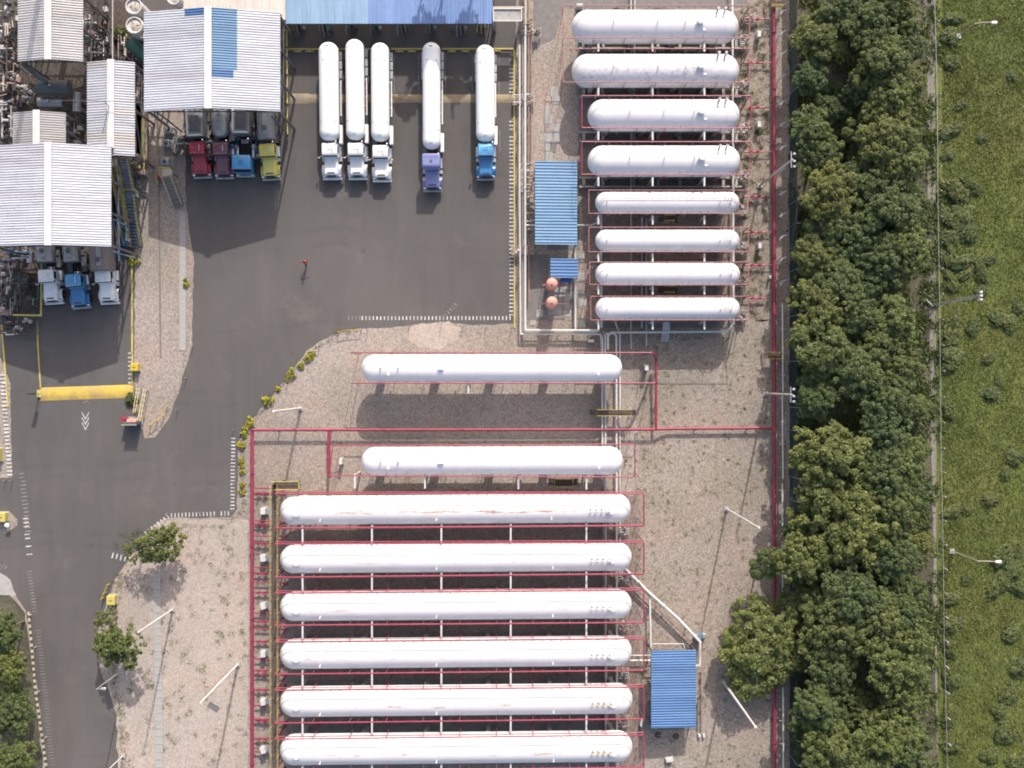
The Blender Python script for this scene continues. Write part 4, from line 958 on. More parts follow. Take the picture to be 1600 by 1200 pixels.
# ------------------------------------------------------------ lamp posts and small posts
def lamp(label, px, py, tx, ty, head='single', m=OFFW, r0=.16, h=None, group='tall poles with leaning silhouettes'):
    rb = math.hypot(px - 800, py - 600); rt_ = math.hypot(tx - 800, ty - 600)
    h = h or ALT * (1 - rb / rt_); c = P(px, py); root = thing('lamp_post', label, 'lamp post', c, group); X, Y = c.x, c.y
    MB().tube([(X, Y, 0), (X, Y, h)], r0, 12, r0 * .7).build('pole', m, root); MB().box((X, Y, 0), (.6, .6, .18)).build('base', CONC, root, smooth=False)
    if head == 'single':
        MB().tube([(X, Y, h - .1), (X + .7, Y + .1, h + .25)], .05, 6).build('arm', GALV, root); MB().cbox((X + .9, Y + .12, h + .2), (.6, .28, .14), .04).build('lamp_head', GALV, root)
    elif head == 'flood':
        MB().bar((X - .1, Y - .9, h - .1), (X - .1, Y + .9, h - .1), .08, .08).build('crossarm', GALV, root)
        for k in (-.8, -.2, .6): MB().cbox((X + .2, Y + k, h - .05), (.3, .24, .2), .04, .3*k).build('floodlight', GALV, root)
    elif head == 'panel':
        MB().bar((X - .3, Y - 1.0, h - 2.2), (X + .3, Y - 1.0, h - 2.2), .05, .05).build('arm', GALV, root)
        MB().add([(X + .15, Y - .8, h - 3.2), (X + 1.3, Y - 1.5, h - 3.2), (X + 1.3, Y - 1.7, h - 1.9), (X + .15, Y - 1.0, h - 1.9)], [(0, 1, 2, 3)]).build('panel', STEEL, root)
    elif head == 'street':
        d = Vector((tx - px, ty - py)).normalized(); MB().tube([(X, Y, h - .2), (X + 1.0, Y + .05, h + .25), (X + 2.0, Y, h + .3)], .05, 8).build('arm', m, root)
        MB().cbox((X + 2.2, Y, h + .22), (.7, .32, .16), .05).build('lamp_head', WHITE, root)
    elif head == 'cap': MB().lathe((X, Y, h), [(0, r0), (.1, r0), (.16, .05)], 10).build('cap', m, root)
    return root
lamp('white pole on the gravel just above the left corner of the red mains', 470, 638, 427, 637, 'cap')
lamp('white pole leaning across the slab footpath at lower left', 270, 952, 215, 985, 'cap', r0=.13)
lamp('white pole with a dark panel, beside the left main near the bottom', 372, 1038, 310, 1095, 'panel')
lamp('white pole on the open gravel right of the rust-streaked tank', 1135, 795, 1187, 822, 'cap', r0=.13)
lamp('white pole beside the round tree at lower right', 1130, 1065, 1180, 1136, 'cap')
lamp('grey floodlight pole beside the fourth wide tank, leaning over the right main', 1187, 290, 1229, 238, 'flood', CREAM, .14)
lamp('pale floodlight pole near the T junction of the horizontal main', 1196, 615, 1237, 623, 'flood', CREAM, .15)
lamp('street lamp in the meadow in front of a lone bush, arm pointing right', 1487, 861, 1527, 883, 'street', CREAM, .07)
lamp('street lamp at the top of the meadow', 1497, 57, 1520, 32, 'street', CREAM, .07)
lamp('short grey lamp beside the lower left roadside tree', 198, 1042, 150, 1076, 'single', GALV, .09)
lamp('slim white lamp post at the bottom edge beside the road', 193, 1180, 160, 1222, 'single', OFFW, .08)
# lattice pole in the field
pb, ptp = P(1457, 476), None; hh_ = ALT * (1 - math.hypot(657, -124) / math.hypot(730, -137)); root = thing('lattice_mast', 'slender lattice mast leaning over the meadow beside the track', 'mast', pb)
X, Y = pb.x, pb.y; legs = [(X + .2*math.cos(a), Y + .2*math.sin(a)) for a in (0.5, 2.6, 4.7)]
for l in legs: MB().tube([(l[0], l[1], 0), (l[0], l[1], hh_)], .03, 6).build('leg', GALV, root)
s = MB()
for k in range(24):
    z0, z1 = hh_*k/24, hh_*(k+1)/24
    for j in range(3): s.tube([(*legs[j], z0), (*legs[(j+1) % 3], z1)], .018, 4)
s.build('bracing', GALV, root, kind='stuff'); MB().bar((X - .1, Y - .5, hh_), (X + .1, Y + .5, hh_), .08, .08).build('crossarm', GALV, root)
for k in (-.45, 0, .4): MB().cbox((X + .15, Y + k, hh_), (.3, .24, .3), .04).build('antenna', OFFW, root)
MB().bar((X - .9, Y + .6, .3), (X - .1, Y - .2, .3), .15, .2).build('foot_plate', CONC, root)

# fence posts with angled tops and white handrail along the right main
proto = None; root_g = 'angled white fence posts right of the main'
ys = [28, 60, 92, 127, 167, 200, 236, 270, 306, 339, 373, 407, 442]
for i, y in enumerate(ys):
    if proto is None:
        proto = thing('fence_post', 'x', 'fence post', (0, 0, 0), root_g)
        MB().tube([(0, 0, 0), (0, 0, 2.4)], .05, 6).build('post', OFFW, proto); MB().bar((0, 0, 2.4), (.42, .1, 2.7), .12, .08).build('angled_arm', GALV, proto); MB().bar((-.28, -.35, 2.35), (0, 0, 2.45), .24, .12).build('bracket', GALV, proto); kids_cache(proto); o = proto
    else: o = copy_tree(proto)
    o.location = P(1215, y); o['label'] = ORD[i] + ' white angled fence post from the top, between the right main and the trees'
root = thing('handrail', 'long white handrail pipe between the right main and the green fence', 'handrail', P(1222, 840))
for y0, y1 in ((474, 612), (618, 748), (756, 1210)): MB().tube([P(1222.5, y0, 1.1), P(1222.5 + (1 if y1 < 800 else 1.5), y1, 1.1)], .11, 8).build('rail', OFFW, root)
for k, y in enumerate(range(478, 1200, 36)): MB().tube([P(1222.5, y, 0), P(1222.5, y, 1.1)], .05, 6).tube([P(1218, y, 1.12), P(1227, y + .5, 1.12)], .035, 5).build('post', OFFW, root)
# netting fence
NETM = mat('green_netting', (.022, .045, .045), .7, var=.3); 
for seg, (y0, y1, lb) in enumerate(((-90, 250, 'dark green mesh fence along the trees beside the wide tanks'), (250, 600, 'dark green mesh fence along the trees beside the slim tanks'), (600, 960, 'dark green mesh fence along the trees below the T junction'), (960, 1290, 'dark green mesh fence along the trees at the lower right'))):
    root = thing('mesh_fence', lb, 'fence', P(1234, (y0+y1)/2), 'dark green mesh fence lengths'); A, B = P(1234, y0), P(1234 + 0, y1); Hf = 3.4
    n = max(2, round((A.y - B.y) / 2.8))
    for k in range(n + 1):
        y = A.y + (B.y - A.y) * k / n; MB().tube([(A.x, y, 0), (A.x, y, Hf), (A.x + .35, y, Hf + .4)], .04, 6).build('post', GALV, root)
    w = MB(); step = .22; L_ = A.y - B.y
    for k in range(int((L_ + Hf) / step)):
        for sg in (1, -1):
            y0_, z0_ = A.y - k*step, 0.0
            y1_, z1_ = y0_ + Hf, Hf
            if sg < 0: y0_, y1_ = y0_ + Hf, y0_
            def clip(y0_, z0_, y1_, z1_):
                lo, hi = B.y, A.y; ps = []
                dy, dz = y1_ - y0_, z1_ - z0_; t0, t1 = 0, 1
                ta, tb = (lo - y0_)/dy, (hi - y0_)/dy
                t0, t1 = max(0, min(ta, tb)), min(1, max(ta, tb))
                return None if t1 <= t0 else ((A.x, y0_ + dy*t0, z0_ + dz*t0), (A.x, y0_ + dy*t1, z0_ + dz*t1))
            c_ = clip(y0_, z0_, y1_, z1_)
            if c_:
                p0, p1 = Vector(c_[0]), Vector(c_[1]); q = Vector((.012, 0, .012)); u = Vector((.012, 0, -.012))
                w.add([p0 - q, p0 + q, p1 + q, p1 - q, p0 - u, p0 + u, p1 + u, p1 - u], [(0, 1, 2, 3), (4, 5, 6, 7)])
    w.build('mesh', NETM, root, smooth=False, kind='stuff')
    for dz in (.05, 1.7, Hf): MB().bar((A.x, A.y, dz), (A.x, B.y, dz), .035, .035).build('rail', NETM, root, smooth=False)
# thin wire fence on the east side of the track
for seg, (i0, i1, lb) in enumerate(((0, 4, 'thin pale wire fence beside the upper half of the farm track'), (4, 9, 'thin pale wire fence beside the lower half of the farm track'))):
    pts = [(x + 7.5, y) for x, y in trk[i0:i1+1]]; root = thing('wire_fence', lb, 'fence', P(*pts[len(pts)//2]), 'thin wire fences beside the track')
    for u, v in zip(pts, pts[1:]):
        for dz in (.35, .75, 1.15): MB().bar(P(*u, dz), P(*v, dz), .02 if dz < 1 else .045, .02).build('wire', GALV, root, smooth=False)
    q = rough_poly(pts, 34, 0, 0, False)
    for p in q: MB().box(tuple(P(*p, 0)), (.1, .1, 1.2)).build('post', OFFW, root, smooth=False)

# boundary posts of the yard: thin posts that throw the short dark strokes
def post_fence(label, pts, step=35, h=1.15, m=GALV, rail=False, name='post_fence', th=.045):
    q = rough_poly(pts, step, .8, 3, False) + [pts[-1]]; root = thing(name, label, 'fence', P(*q[len(q)//2]))
    for p in q: MB().tube([P(*p, 0), P(*p, 0) + Vector((0, 0, h))], th, 6).build('post', m, root)
    if rail:
        for u, v in zip(q, q[1:]): MB().bar(P(*u, 0) + Vector((0, 0, h - .05)), P(*v, 0) + Vector((0, 0, h - .05)), .05, .08).build('rail', m, root, smooth=False)
    return root
post_fence('row of thin posts along the gravel edge below the yard', [(575, 515), (640, 511), (690, 506), (760, 511), (800, 511)], 34)
post_fence('thin posts with short dark shadows inside the right yard kerb', [(800, 90), (800, 490)], 45, 1.0)
post_fence('thin posts along the road edge left of the yellow shrubs', [(366, 672), (366, 798), (262, 802)], 42, .9)
post_fence('three thin posts on the sandy corner near the spreading tree', [(284, 824), (315, 824), (346, 820)], 30, 1.0)
post_fence('thin posts along the curved road edge by the lone gravel pole', [(520, 525), (500, 540), (450, 596)], 40, 1.1)
post_fence('thin posts along the right edge of the gravel island', [(302, 540), (292, 590), (278, 640)], 38, 1.0)
post_fence('thin posts on the road edge of the entrance lane beside the yellow kerb', [(208, 430), (208, 590)], 33, .8)
post_fence('thin posts beside the left entrance kerb', [(0, 750), (10, 750), (20, 750)], 9, 1.0)
post_fence('low T-topped road posts beside the striped kerb at lower left', [(50, 960), (57, 1010), (62, 1080), (74, 1150), (82, 1215)], 37, .55, m=OFFW)
for lb, pts in (('short curved yellow guard rail on the yard corner above the gravel', [(530, 519), (545, 516), (565, 515)]), ('curved yellow guard rail at the tip of the gravel island', [(262, 636), (256, 650), (246, 658), (236, 664)]), ('yellow guard rail on the left road edge above the yellow box', [(172, 912), (166, 925), (162, 934)])):
    post_fence(lb, pts, 14, .95, YEL, True, 'guard_rail', .06)

# ------------------------------------------------------------ trucks (front faces -Y; origin under the front bumper)
def car_paint(name, c, rough=.3):
    m = mat(name, c, rough, var=.08, dirt=.25, dirtc=sat(c, .5), fine=4); m.node_tree.nodes['Principled BSDF'].inputs['Coat Weight'].default_value = .3; return m
TW = car_paint('white_truck_paint', (.62, .62, .63)); TR = car_paint('red_truck_paint', (.30, .018, .035)); TM = car_paint('maroon_truck_paint', (.14, .05, .07))
TB = car_paint('blue_truck_paint', (.03, .15, .33)); TLB = car_paint('sky_blue_truck_paint', (.07, .25, .46)); TV = car_paint('violet_blue_truck_paint', (.17, .185, .36)); TY = car_paint('yellow_truck_paint', (.50, .44, .10))
TANKW = tank_mat('trailer_paint', 0, 0, .06, 300, (.68, .675, .67)); TANKG = mat('dull_aluminium', (.30, .30, .31), .45, .6, var=.2, dirt=.4); TANKD = mat('grey_trailer_paint', (.20, .20, .21), .55, .2, var=.25, dirt=.5); BRN = mat('brown_grey_tank_paint', (.17, .145, .135), .5, .2, var=.2, dirt=.4)
LAMPM = mat('amber_lamp', (.6, .25, .02), .3)

def wheel(root, x, y, r=.5, w=.28):
    o = MB().lathe((x, y, r), [(-w/2, r*.8), (-w/2 + .03, r), (w/2 - .03, r), (w/2, r*.8)], 20, 'x').build('wheel', RUBBER, root)
    MB().lathe((x, y, r), [(-w/2 - .01, r*.2), (-w/2 + .04, r*.52), (w/2 - .04, r*.52), (w/2 + .01, r*.2)], 12, 'x').build('rim', CHROME, o)

def truck(label, px, py, paint, hoodc=None, roof='flat', L0=4.4, tL=12.2, trad=1.22, trailer='lpg', cabw=1.95, hood=True, rz=0.0, tmat=None, tz=2.45, group='tank trucks parked side by side', rear=1, cut=None):
    root = thing('tank_truck', label, 'truck', (0, 0, 0), group); hoodc = hoodc or paint
    B = lambda mb, nm, m, par=root, **k: mb.build(nm, m, par, **k)
    end = L0 + tL
    # tractor frame
    s = MB(); [s.bar((sx, .5, .85), (sx, 6.9, .85), .1, .26) for sx in (-.42, .42)]
    for y in (.9, 2.8, 4.2, 5.0, 6.0, 6.8): s.bar((-.42, y, .85), (.42, y, .85), .12, .16)
    B(s, 'frame', DARK)
    for sx in (-1, 1):
        wheel(root, sx*1.02, 1.15)
        for y in (5.0, 6.3):
            for dx in (0, .33): wheel(root, sx*(1.08 - dx), y)
        for y in (end - 3.0, end - 1.7):
            for dx in (0, .33): wheel(root, sx*(1.1 - dx), y)
    B(MB().cbox((0, .12, .45), (2.35, .28, .42), .06), 'bumper', TANKG if paint is not TW else TW)
    if hood:
        h = MB().cbox((0, 1.42, .95), (1.78, 2.25, .95), .14, 0, (.92, .97), (0, .08)); B(h, 'hood', hoodc)
        for sx in (-1, 1):
            f = MB(); K = 8; vs = []
            for k in range(K + 1):
                a_ = math.pi * (k / K); y = 1.15 - .72*math.cos(a_); z = .72 + .62*math.sin(a_)
                vs += [(sx*.74, y, z), (sx*1.2, y, z - .03), (sx*1.2, y, z - .14), (sx*.74, y, z - .09)]
            fs = [(4*k + i, 4*k + (i+1) % 4, 4*k + 4 + (i+1) % 4, 4*k + 4 + i) for k in range(K) for i in range(4)] + [(0, 1, 2, 3), (4*K, 4*K+1, 4*K+2, 4*K+3)]
            B(f.add(vs, fs), 'fender', hoodc)
            B(MB().cbox((sx*.97, .36, .95), (.34, .22, .26), .05), 'headlight', CHROME)
        B(MB().box((0, .27, .98), (1.05, .06, .72)), 'grille', DARK, smooth=False)
        B(MB().box((0, .62, 1.90), (.95, .16, .015)), 'hood_vent', DARK, smooth=False)
        y0, cl = 2.45, 1.45
        B(MB().cbox((0, y0 + cl/2 + .12, 1.0), (cabw, cl + .2, 1.15), .08), 'lower_cab', paint)
        ws = MB().add([(-cabw*.46, y0 + .02, 2.02), (cabw*.46, y0 + .02, 2.02), (cabw*.40, y0 + .42, 2.78), (-cabw*.40, y0 + .42, 2.78), (-cabw*.46, y0 + .3, 2.02), (cabw*.46, y0 + .3, 2.02), (cabw*.40, y0 + .6, 2.78), (-cabw*.40, y0 + .6, 2.78)], [(0, 1, 2, 3), (4, 7, 6, 5), (0, 4, 5, 1), (1, 5, 6, 2), (2, 6, 7, 3), (3, 7, 4, 0)])
        B(ws, 'windshield', GLASS, smooth=False)
        for sx in (-1, 1): B(MB().box((sx*(cabw/2 - .02), y0 + .95, 2.1), (.06, .8, .6)), 'side_window', GLASS, smooth=False)
        rh = 1.05 if roof == 'tall' else .12
        ub = MB().cbox((0, y0 + .62 + (cl-.45)/2, 2.1), (cabw*.95, cl - .35, .70), .06); B(ub, 'upper_cab', paint)
        if roof == 'tall':
            B(MB().cbox((0, y0 + .82, 2.78), (cabw + .3, 1.75, 1.05), .12, 0, (.94, .9), (0, .05)), 'roof', paint)
            B(MB().cbox((0, y0 + .75, 3.83), (.32, .36, .05), .02), 'hatch', STEEL); B(MB().box((0, y0 + 1.25, 3.83), (cabw*.9, .05, .03)), 'roof_rib', paint); B(MB().box((0, y0 + .35, 3.8), (cabw*.9, .05, .05)), 'roof_rib', paint)
        else:
            B(MB().cbox((0, y0 + .84, 2.76), (cabw*.98, 1.42, .2), .07, 0, (.93, .92)), 'roof', paint)
            B(MB().cbox((0, y0 + .38, 2.73), (cabw*.94, .34, .05), .02), 'sun_visor', paint)
            B(MB().cbox((-.0, y0 + 1.0, 2.95), (.5, .4, .07), .03), 'hatch', paint)
            for k in (-.7, -.35, 0, .35, .7): B(MB().cbox((k*cabw/2, y0 + .32, 2.95), (.1, .1, .06), .02), 'marker_light', LAMPM)
            B(MB().tube([(.35, y0 + .5, 3.02), (.35, y0 + 1.3, 3.02)], .045, 8), 'horn', CHROME)
    else:
        y0, cl = .25, 1.95
        B(MB().cbox((0, y0 + cl/2, .75), (cabw + .25, cl, 1.5), .08), 'lower_cab', hoodc)
        B(MB().add([(-cabw*.5, y0 + .03, 2.2), (cabw*.5, y0 + .03, 2.2), (cabw*.46, y0 + .3, 2.95), (-cabw*.46, y0 + .3, 2.95), (-cabw*.5, y0 + .3, 2.2), (cabw*.5, y0 + .3, 2.2), (cabw*.46, y0 + .5, 2.95), (-cabw*.46, y0 + .5, 2.95)], [(0, 1, 2, 3), (4, 7, 6, 5), (0, 4, 5, 1), (1, 5, 6, 2), (2, 6, 7, 3), (3, 7, 4, 0)]), 'windshield', GLASS, smooth=False)
        B(MB().cbox((0, y0 + 1.15, 2.2), (cabw + .2, 1.6, .78), .06), 'upper_cab', paint)
        B(MB().cbox((0, y0 + 1.15, 2.96), (cabw + .25, 1.75, .3), .12, 0, (.9, .88)), 'roof', paint); B(MB().cbox((0, y0 + 1.1, 3.26), (.62, .55, .06), .02), 'hatch', TB)
        for sx in (-1, 1): B(MB().cbox((sx*.9, .2, .7), (.4, .12, .25), .03), 'headlight', CHROME)
    for sx in (-1, 1):
        m = MB().tube([(sx*cabw*.48, y0 + .2, 2.3), (sx*(cabw*.5 + .42), y0 - .02, 2.3)], .025, 6).cbox((sx*(cabw*.5 + .44), y0 - .05, 1.95), (.2, .09, .5), .02); B(m, 'mirror', DARK if paint is not TW else TW)
        B(MB().tube([(sx*1.0, 2.9 if hood else 2.4, .72), (sx*1.0, 4.1 if hood else 3.5, .72)], .3, 14), 'fuel_tank', CHROME)
        B(MB().box((sx*1.02, 2.5, .5), (.42, .5, .3)), 'step', GALV, smooth=False)
        B(MB().box((sx*1.05, 6.95, .35), (.5, .03, .7)), 'mud_flap', DARK, smooth=False)
        B(MB().box((sx*.88, 5.65, 1.08), (.62, 2.3, .03)), 'mudguard', STEEL, smooth=False)
    B(MB().tube([(cabw*.5 - .1, 4.12, .9), (cabw*.5 - .1, 4.12, 3.15), (cabw*.5 - .1, 4.22, 3.3)], .08, 10), 'exhaust_stack', CHROME)
    B(MB().cbox((0, 4.35, .98), (.9, .5, .16), .03), 'deck_plate', GALV); B(MB().tube([(-.1, 4.2, 1.3), (.1, 4.8, 1.15), (0, 5.2, 1.3)], .04, 6), 'air_hose', TR)
    B(MB().tube([(-.45, 4.5, 1.06), (.45, 4.5, 1.06)], .14, 10), 'air_tank', GALV)
    # trailer
    s = MB(); [s.bar((sx, L0 + .4, 1.2), (sx, end - .3, 1.15), .12, .22) for sx in (-.5, .5)]
    y = L0 + 1
    while y < end: s.bar((-1.1, y, 1.2), (1.1, y, 1.2), .08, .12); y += 1.3
    B(s, 'trailer_frame', STEEL)
    tmat = tmat or TANKW
    if trailer == 'lpg':
        K = 10; pf = [(L0 + 1.0 - 1.0*math.cos(math.pi/2*k/K)**1.2, max(.02, trad*math.sin(math.pi/2*k/K)**.75)) for k in range(K+1)]
        K = 12; pf += [(end - trad*.95 + trad*.95*math.sin(math.pi/2*k/K), max(.02, trad*math.cos(math.pi/2*k/K))) for k in range(K+1)]
        B(MB().lathe((0, 0, tz), pf, 56, 'y'), 'tank_shell', tmat)
        for y in (L0 + 1.05, end - trad*.98): B(MB().lathe((0, 0, tz), [(y - .02, trad), (y - .02, trad + .012), (y + .02, trad + .012), (y + .02, trad)], 48, 'y'), 'weld_band', tmat)
        B(MB().cbox((-.02, end - .75, tz + trad*.86), (.42, .18, .12), .02), 'valve_box', STEEL)
        B(MB().cbox((0, L0 + .65, tz + trad*.84), (.42, .2, .1), .02), 'valve_box', GALV)
        for yy, xx in ((L0 + 1.9, 0), (L0 + 2.5, .02), (end - 2.4, -.55), (end - 2.4, .62), (L0 + 2.2, -.9), (L0 + 2.2, .9), (end - 5.4, 0)):
            B(MB().lathe((xx, yy, tz + math.sqrt(max(0, trad**2 - xx**2)) - .03), [(0, .06), (.09, .06), (.1, .03)], 10), 'lifting_lug', STEEL)
        B(MB().cbox((1.22, L0 + 1.0, .95), (.45, 2.3, .75), .04), 'side_locker', tmat)
        s = MB(); s.tube([(1.22, L0 + 3.4, 1.15), (1.22, end - 4.3, 1.15)], .09, 8)
        for k in range(5): yy = L0 + 3.5 + (tL - 8)*k/4; s.bar((.6, yy, 1.15), (1.28, yy, 1.15), .05, .05)
        B(s, 'side_pipe', tmat)
        for k in range(3): B(MB().cbox((1.24, end - 3.6 + 1.15*k, 1.02), (.36, 1.05, .22), .05), 'side_fender', GALV); B(MB().cbox((-1.2, end - 3.6 + 1.15*k, 1.02), (.3, 1.05, .2), .05), 'side_fender', GALV)
        B(MB().tube([(1.2, L0 + .9, 2.0), (1.0, L0 + .2, 2.1)], .04, 6), 'hose_clip', STEEL)
    elif trailer == 'box':
        B(MB().cbox((0, L0 + tL/2, 1.3), (trad*2, tL, 1.9), .1), 'body', tmat)
        for sx in (-1, 1): B(MB().bar((sx*(trad - .12), L0 + .1, 3.25), (sx*(trad - .12), end - .1, 3.25), .24, .12), 'top_rail', TANKG if sx > 0 else OFFW)
        B(MB().bar((-trad + .1, L0 + .12, 3.25), (trad - .1, L0 + .12, 3.25), .22, .12), 'top_rail', OFFW)
        for k in range(4): B(MB().cbox((0, L0 + 1.6 + k*2.9, 3.2), (trad*1.1, 1.9, .1), .03), 'hatch', STEEL)
    else:
        B(MB().lathe((0, 0, tz), [(L0, .05), (L0 + .02, trad*.9), (L0 + .12, trad), (end - .12, trad), (end, trad*.9), (end + .02, .05)], 48, 'y'), 'tank_shell', tmat)
        B(MB().box((.1, L0 + tL/2, tz + trad - .05), (.55, tL*.9, .08)), 'walkway', GALV, smooth=False)
        for k in range(4): B(MB().lathe((0, L0 + 1.3 + k*2.8, tz + trad - .02), [(0, .32), (.14, .32), (.18, .26)], 18), 'manhole', STEEL)
        B(MB().box((trad*.75, L0 + tL*.5, tz + .55), (.35, tL, .06)), 'side_rail', GALV, smooth=False)
    B(MB().box((0, end - .12, .6), (2.3, .14, .2)), 'rear_bumper', STEEL, smooth=False)
    for sx in (-.8, .8): B(MB().box((sx, L0 + 3.6, .1), (.14, .14, 1.1)), 'landing_leg', GALV, smooth=False)
    c = P(px, py, 1.0); root.location = (c.x, c.y, 0); root.rotation_euler.z = rz; return root

truck('tank truck with a white cab, leftmost of the five in the open yard', 519, 280, TW, tL=12.1, rz=.012)
truck('tank truck with a white cab, second from the left, its tank reaching furthest up', 559, 280, TW, L0=4.5, tL=12.35, trad=1.14, rz=.010)
truck('tank truck with a white cab beside the wide empty bays, third from the left', 597, 283.5, TW, L0=4.6, tL=12.1, trad=1.12, rz=.004)
truck('tank truck with a tall violet-blue cab and a dark nose', 676, 299, TV, sat((.12, .15, .40), .35) and TV, 'tall', L0=4.9, tL=13.1, trad=1.10, rz=.002)
truck('tank truck with a bright sky-blue cab, nearest the yard pipes', 759.5, 281, TLB, TB, L0=4.35, tL=11.9, trad=1.16, rz=.006)
G2 = 'trucks nosing out from under the large canopy'
truck('truck with a bright red cab under the large canopy', 316, 278, TR, trailer='box', tmat=TANKD, L0=4.7, tL=11, trad=1.05, group=G2, rz=.05)
truck('truck with a maroon cab under the large canopy', 351, 279, TM, trailer='lpg', tmat=TANKG, L0=4.7, tL=11, trad=1.1, group=G2, rz=.02)
truck('truck with a flat blue cab-over cab and roof hatch under the large canopy', 383, 276, TLB, TB, trailer='box', tmat=TANKD, L0=4.9, tL=11, trad=1.08, group=G2, hood=False, cabw=2.05)
truck('truck with a yellow cab under the large canopy', 424, 281, TY, trailer='round', tmat=TANKD, L0=4.6, tL=11, trad=1.1, group=G2, rz=.05)
G3 = 'trucks nosing out from under the plain white canopy'
truck('truck with a white cab under the plain canopy, next to the yellow pipe frame', 84, 475, TW, trailer='round', tmat=TANKG, L0=5.0, tL=11.5, trad=1.12, group=G3, rz=.06)
truck('truck with a blue cab between two white ones at the plain canopy', 127, 482, TLB, TB, trailer='round', tmat=TANKG, L0=5.6, tL=11.5, trad=1.05, group=G3, rz=.09)
truck('truck with a white cab and a thick brownish tank, right end of the plain canopy', 171, 475, TW, trailer='round', tmat=BRN, L0=3.9, tL=11.5, trad=1.5, group=G3, rz=.05, tz=2.6)

# ------------------------------------------------------------ stairs, gantries and clutter round the canopies
def stairs(label, px0, py0, z0, px1, py1, z1, w, m=YELD, nm='staircase', tm=BLUEST):
    A, B = P(px0, py0, z0), P(px1, py1, z1); root = thing(nm, label, 'stairs', (A.x, A.y, 0)); d = (B - A); h = Vector((d.x, d.y, 0)).normalized(); n = Vector((-h.y, h.x, 0))
    for s_ in (-1, 1):
        MB().bar(A + n*s_*w/2, B + n*s_*w/2, .06, .22).build('stringer', STEEL, root, smooth=False)
        for hh in (.5, 1.0): MB().bar(A + n*s_*w/2 + Vector((0, 0, hh)), B + n*s_*w/2 + Vector((0, 0, hh)), .05, .05).build('handrail', m, root, smooth=False)
        k = max(2, int(d.length / .5)); 
        for i in range(k + 1): p = A + d * i/k + n*s_*w/2; MB().bar(p, p + Vector((0, 0, 1.0)), .045, .045).build('baluster', m, root, smooth=False)
    k = max(4, int(abs(z1 - z0) / .2)); 
    for i in range(k + 1): p = A + d * i/k; MB().bar(p - n*w/2, p + n*w/2,   .24, .04).build('tread', tm, root, smooth=False)
    for i in (1, 3):
        p = A + d * i/4; MB().box((p.x, p.y, 0), (.14, .14, p.z - .1)).build('leg', STEEL, root, smooth=False)
    return root
stairs('upper flight of steep stairs with yellow rails on the right side of the plain canopy', 194, 250, 6.0, 204, 300, 3.6, 1.2)
stairs('lower flight of steep stairs with yellow rails ending by the bright yellow shrub', 204, 306, 3.4, 215, 384, .2, 1.2)
stairs('inner narrow stairs with yellow rails against the plain canopy edge', 182, 262, 5.2, 200, 380, .8, .7, YEL)
stairs('brownish stairs on the shaded strip left of the red cab truck', 262, 276, 2.6, 280, 322, .2, 1.1, CREAM, tm=CONCD)
for lb, px, py, w, d, z, m in (('blue grey stair landing midway down the plain canopy side', 206, 303, 1.7, .8, 3.5, BLUEST), ('blue grey stair landing at the head of the plain canopy stairs', 194, 246, 1.8, .7, 6.0, CREAM), ('yellow railed landing at the top of the brownish stairs', 261, 270, 1.3, 1.0, 2.6, CREAM)):
    root = thing('stair_landing', lb, 'landing', P(px, py)); c = P(px, py, z); root.location = (c.x, c.y, 0); MB().box((c.x, c.y, z - .06), (w, d, .06)).build('deck', m, root, smooth=False)
    rails(root, [Vector((c.x - w/2, c.y - d/2, z)), Vector((c.x - w/2, c.y + d/2, z)), Vector((c.x + w/2, c.y + d/2, z)), Vector((c.x + w/2, c.y - d/2, z))], z, 1.0, YELD, 1.0)
    for sx in (-1, 1): MB().box((c.x + sx*w*.4, c.y, 0), (.12, .12, z - .08)).build('leg', STEEL, root, smooth=False)
pipe('canopy_pipe', 'blue grey column pipe running down the right side of the plain canopy', 'pipe', [(185, 320, 5.5), (186, 408, 5.5)], .14, BLUEST, flange=3)
pipe('canopy_brace', 'upper slanting blue grey brace right of the plain canopy', 'brace', [(172, 340, 6.5), (196, 352, 3.5)], .09, BLUEST)
pipe('canopy_brace', 'lower slanting blue grey brace reaching the yellow shrub', 'brace', [(174, 392, 7.5), (210, 403, 2.0)], .1, BLUEST)
Gc = 'slanting dark props beside the large canopy'
for i, (x0, y0, x1, y1) in enumerate(((438, 60, 449, 75), (438, 105, 449, 118), (438, 150, 450, 165), (424, 182, 450, 210))):
    pipe('canopy_prop', ORD[i] + ' dark slanting prop down the right side of the large canopy', 'brace', [(x0, y0, 9.0), (x1, y1, .5)], .10, STEEL, group=Gc)
pipe('canopy_prop', 'long dark prop slanting from the large canopy over the shaded strip', 'brace', [(243, 174, 9), (262, 188, 6), (284, 206, .6)], .10, STEEL, group=Gc)
pipe('yellow_pipe', 'vertical yellow pipe down the right side of the large canopy', 'pipe', [(448, 45, 1.2), (449, 210, 1.2)], .10, YELD, sleepers=3)
pipe('yellow_pipe', 'short level yellow pipe at the upper right corner of the large canopy', 'pipe', [(438, 47, 1.2), (458, 47, 1.2)], .06, YELD)
pipe('yellow_pipe', 'vertical yellow pipe in the gap between the two white canopies', 'pipe', [(223, 176, 1.6), (224, 250, 1.6), (224, 268, 1.6)], .17, YELD, sleepers=3, flange=4)
pipe('yellow_pipe', 'brown pipe just right of the yellow one in the gap between the canopies', 'pipe', [(231, 176, 1.4), (231, 240, 1.4)], .09, RUST, sleepers=3)
pipe('yellow_pipe', 'yellow pipe corner framing the dark equipment pit at far left', 'pipe', [(65, 412, 1.5), (64, 493, 1.5), (16, 492, 1.5)], .11, YELD, sleepers=2)
pipe('cable_line', 'pale pipe line running from the top edge down to the narrow gabled roof', 'pipe', [(176, -60, 8.2), (176, 96, 8.2)], .07, CREAM)
